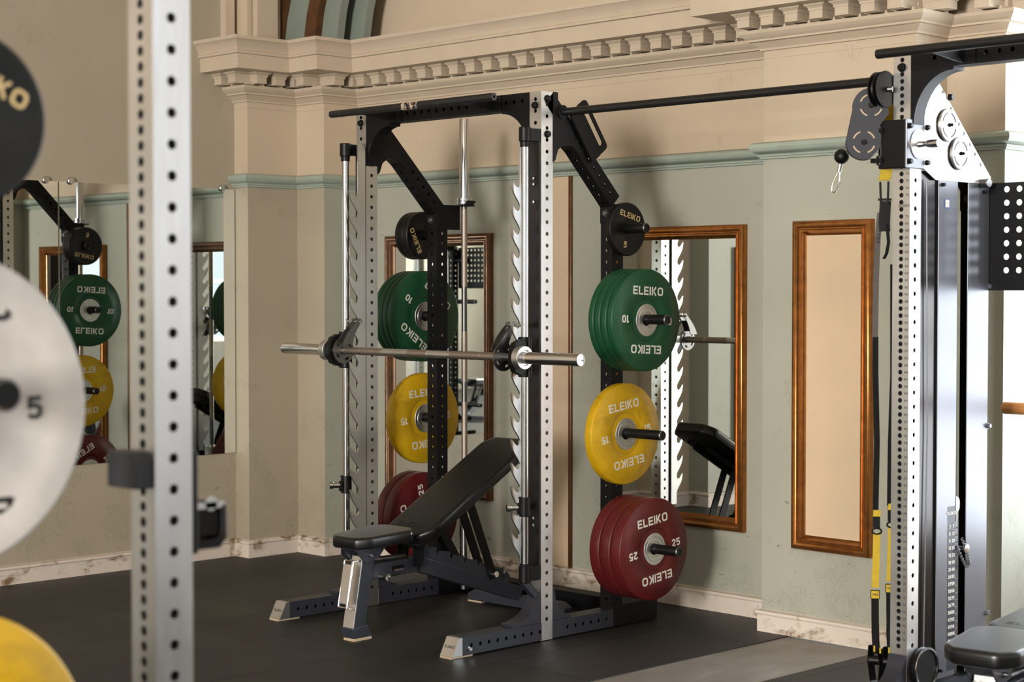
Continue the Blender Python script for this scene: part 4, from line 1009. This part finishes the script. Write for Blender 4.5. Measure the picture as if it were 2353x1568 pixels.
# perforated storage panel on the rear uprights
t3 = thing('perforated_panel', 'square black perforated steel panel at the right edge in front of the window bay', 'storage panel', (-3.497, 5.90, 1.505))
mb = MB()
for i in range(20):
    for j in range(8):
        u0 = .0+.0515*i+(.056 if i > 0 else 0)-.0; u0 = 0 if i == 0 else .0565+.0515*(i-1)+.0
        if i == 0: mb.cell(Vector((0, 0, 0)), X_, Z_, -Y_, 0, .0565, j*.0498, (j+1)*.0498, 0, 0, 0, .003); continue
        mb.cell(Vector((0, 0, 0)), X_, Z_, -Y_, u0, u0+.0515, j*.0498, (j+1)*.0498, u0+.0257, j*.0498+.0249+.0, .0118 if 0 < j else 0, .003, 14)
mb.box(0, 1.04, .001, .012, 0, .006); mb.build('perforated_sheet', 'black', t3, smooth=30)
mb = MB(); mb.box(0, .003, -.0, .05, 0, .398); mb.build('edge_flange', 'black', t3, smooth=0)
mb = MB(); mb.lathe((-.02, -.06, .395), Vector((1, -.15, 0)), [(0, 0), (.012, 0), (.012, .03), (.0175, .032), (.0175, .07), (.015, .073), (0, .073)], 24); mb.build('pop_pin', 'blacksteel', t3)
# pulley at the foot of the numbered upright
t4 = thing('floor_pulley', 'chrome rimmed cable pulley low behind the foot of the numbered upright', 'pulley', (-3.475, 5.46, .16))
mb = MB(); mb.lathe((-.012, 0, 0), X_, [(0, 0), (.07, 0), (.072, .003), (.066, .008), (.066, .016), (.072, .021), (.07, .024), (0, .024)], 44); mb.build('wheel', 'plastic', t4)
mb = MB(); mb.lathe((.013, 0, 0), X_, [(.066, 0), (.0735, 0), (.0735, .004), (.066, .004)], 44); mb.build('rim', 'chrome', t4)
for z in (.075, .135): bolt((-.545-.07+.0 + HO*0 - 0, .035, z), -X_, rr_, m='chrome')

# ------------------------------------------------------------------ suspension straps hanging beside the numbered upright
t = thing('suspension_trainer', 'yellow and black suspension straps with handles hanging left of the numbered upright', 'suspension straps', (-3.70, 5.50, 0))
def ribbon(mb, pts, w, U=(.78, .62, 0), th=.003):
    U = Vector(U).normalized(); P = [Vector(p) for p in pts]; rings = []
    Nn = U.cross(Z_).normalized()
    for p in P: rings.append([mb.bm.verts.new(p+U*a*w/2+Nn*b*th/2) for a, b in ((-1, -1), (1, -1), (1, 1), (-1, 1))])
    for A, B in zip(rings, rings[1:]):
        for i in range(4): mb.bm.faces.new((A[i], A[(i+1) % 4], B[(i+1) % 4], B[i]))
    mb.bm.faces.new(rings[0]); mb.bm.faces.new(rings[-1][::-1])
mb = MB(); ribbon(mb, [(.035, 0, 2.28), (.040, 0, 2.15), (.036, 0, 2.02), (.028, 0, 1.93), (.020, 0, 1.905)], .042, th=.02); mb.build('anchor_pouch', 'yellow', t)
mb = MB(); ribbon(mb, [(.010, -.01, 1.90), (.012, -.01, 1.85), (.016, -.01, 1.82)], .008); ribbon(mb, [(.045, -.01, 1.90), (.043, -.01, 1.82)], .008); mb.obox((.03, -.01, 1.835), (.78, .62, 0), Z_, (.62, -.78, 0), .024, .004, .003)
ribbon(mb, [(.026, 0, 1.83), (.022, 0, 1.75), (.024, 0, 1.72)], .040, th=.008); mb.build('buckle', 'plastic', t)
mb = MB(); ribbon(mb, [(.004, 0, 1.79), (-.006, 0, 1.70), (-.012, 0, 1.55), (-.015, 0, 1.32)], .021); mb.build('main_strap', 'web_grey', t)
mb = MB(); Uw = Vector((.78, .62, 0)).normalized()
mb.text('TRX', Vector((-.004, 0, 1.695))+Uw.cross(Z_).normalized()*.0022, -Z_, Uw, .013, .2, .0004); mb.build('strap_lettering', 'ink_black', t)
mb = MB(); ribbon(mb, [(.03, .004, 1.76), (.038, .004, 1.68), (.03, .004, 1.64), (.018, .004, 1.62)], .012); ribbon(mb, [(-.013, 0, 1.335), (-.012, 0, 1.2), (-.004, 0, .95), (-.008, 0, .70)], .021)
ribbon(mb, [(.052, .01, 1.60), (.055, .01, 1.2), (.047, .01, .95), (.045, .01, .72)], .018); mb.build('lower_strap', 'web_black', t)
for ox, dz, ny in ((0, 0, 0), (.056, .028, .012)):
    s = -.002+ox
    mb = MB(); ribbon(mb, [(s+.004, ny-.004, .700+dz), (s+.006, ny-.012, .678+dz)], .026, th=.006); mb.build('adjuster_tab', 'yellow', t, smooth=0)
    mb = MB(); ribbon(mb, [(s-.002, ny, .69+dz), (s-.002, ny, .635+dz)], .026, th=.01); mb.tube([Vector((s, ny, .622+dz))+Uw*.017*math.cos(a)+Z_*.011*math.sin(a) for a in [2*PI*i/12 for i in range(12)]], .0035, 8, closed=True); mb.build('cam_buckle', 'plastic', t)
    mb = MB(); ribbon(mb, [(s, ny, .615+dz), (s-.002, ny, .52+dz), (s-.006, ny, .413+dz)], .026, th=.004); mb.build('yellow_strap', 'yellow', t)
    c = Vector((s-.006, ny, .388+dz)); Nw = Uw.cross(Z_).normalized()
    mb = MB(); mb.obox(c, Uw, Z_, Nw, .0165, .0165, .003); mb.build('label_border', 'web_black', t, smooth=0)
    mb = MB(); mb.obox(c+Nw*.003, Uw, Z_, Nw, .0140, .0140, .0006); mb.build('label_patch', 'yellow', t, smooth=0)
    mb = MB(); mb.text('TRX', c+Nw*.0038, Uw, Z_, .0075, .22, .0003); mb.build('label_lettering', 'ink_black', t, smooth=0)
    mb = MB(); ribbon(mb, [(s-.006, ny, .372+dz), (s-.005, ny, .30+dz), (s-.002, ny, .22), (s+.002, ny, .17)], .027, th=.005); ribbon(mb, [(s-.012, ny+.012, .37+dz), (s-.017, ny+.012, .25), (s-.012, ny+.012, .18)], .02); mb.build('handle_strap', 'web_black', t)
    mb = MB(); mb.cyl((s-.03, ny-.01, .145), (s+.045, ny+.03, .145), .017, 18, ch=.004); ribbon(mb, [(s-.02, ny, .20), (s-.024, ny, .14), (s-.012, ny, .07), (s+.006, ny, .055), (s+.022, ny, .07), (s+.028, ny, .14), (s+.016, ny, .19)], .03, U=(.2, 1, 0), th=.004); mb.build('handle', 'plastic', t, smooth=40)
    mb = MB(); ribbon(mb, [(s-.004, ny-.006, .20), (s-.004, ny-.006, .178)], .006, th=.004); ribbon(mb, [(s+.022, ny-.006, .195), (s+.022, ny-.006, .175)], .006, th=.004); mb.build('handle_stitching', 'yellow', t, smooth=0)

# seen only in the mirrors: panel beside the foreground rack and a bench further back
dup(t3, (-3.62, 1.10, 1.505), (0, 0, PI), 'black perforated steel panel beside the foreground rack, seen only in the left framed mirror')
dup(bench2, (-1.35, -1.75, 0), (0, 0, R(20)), 'black bench behind the foreground rack, seen only in the left framed mirror')
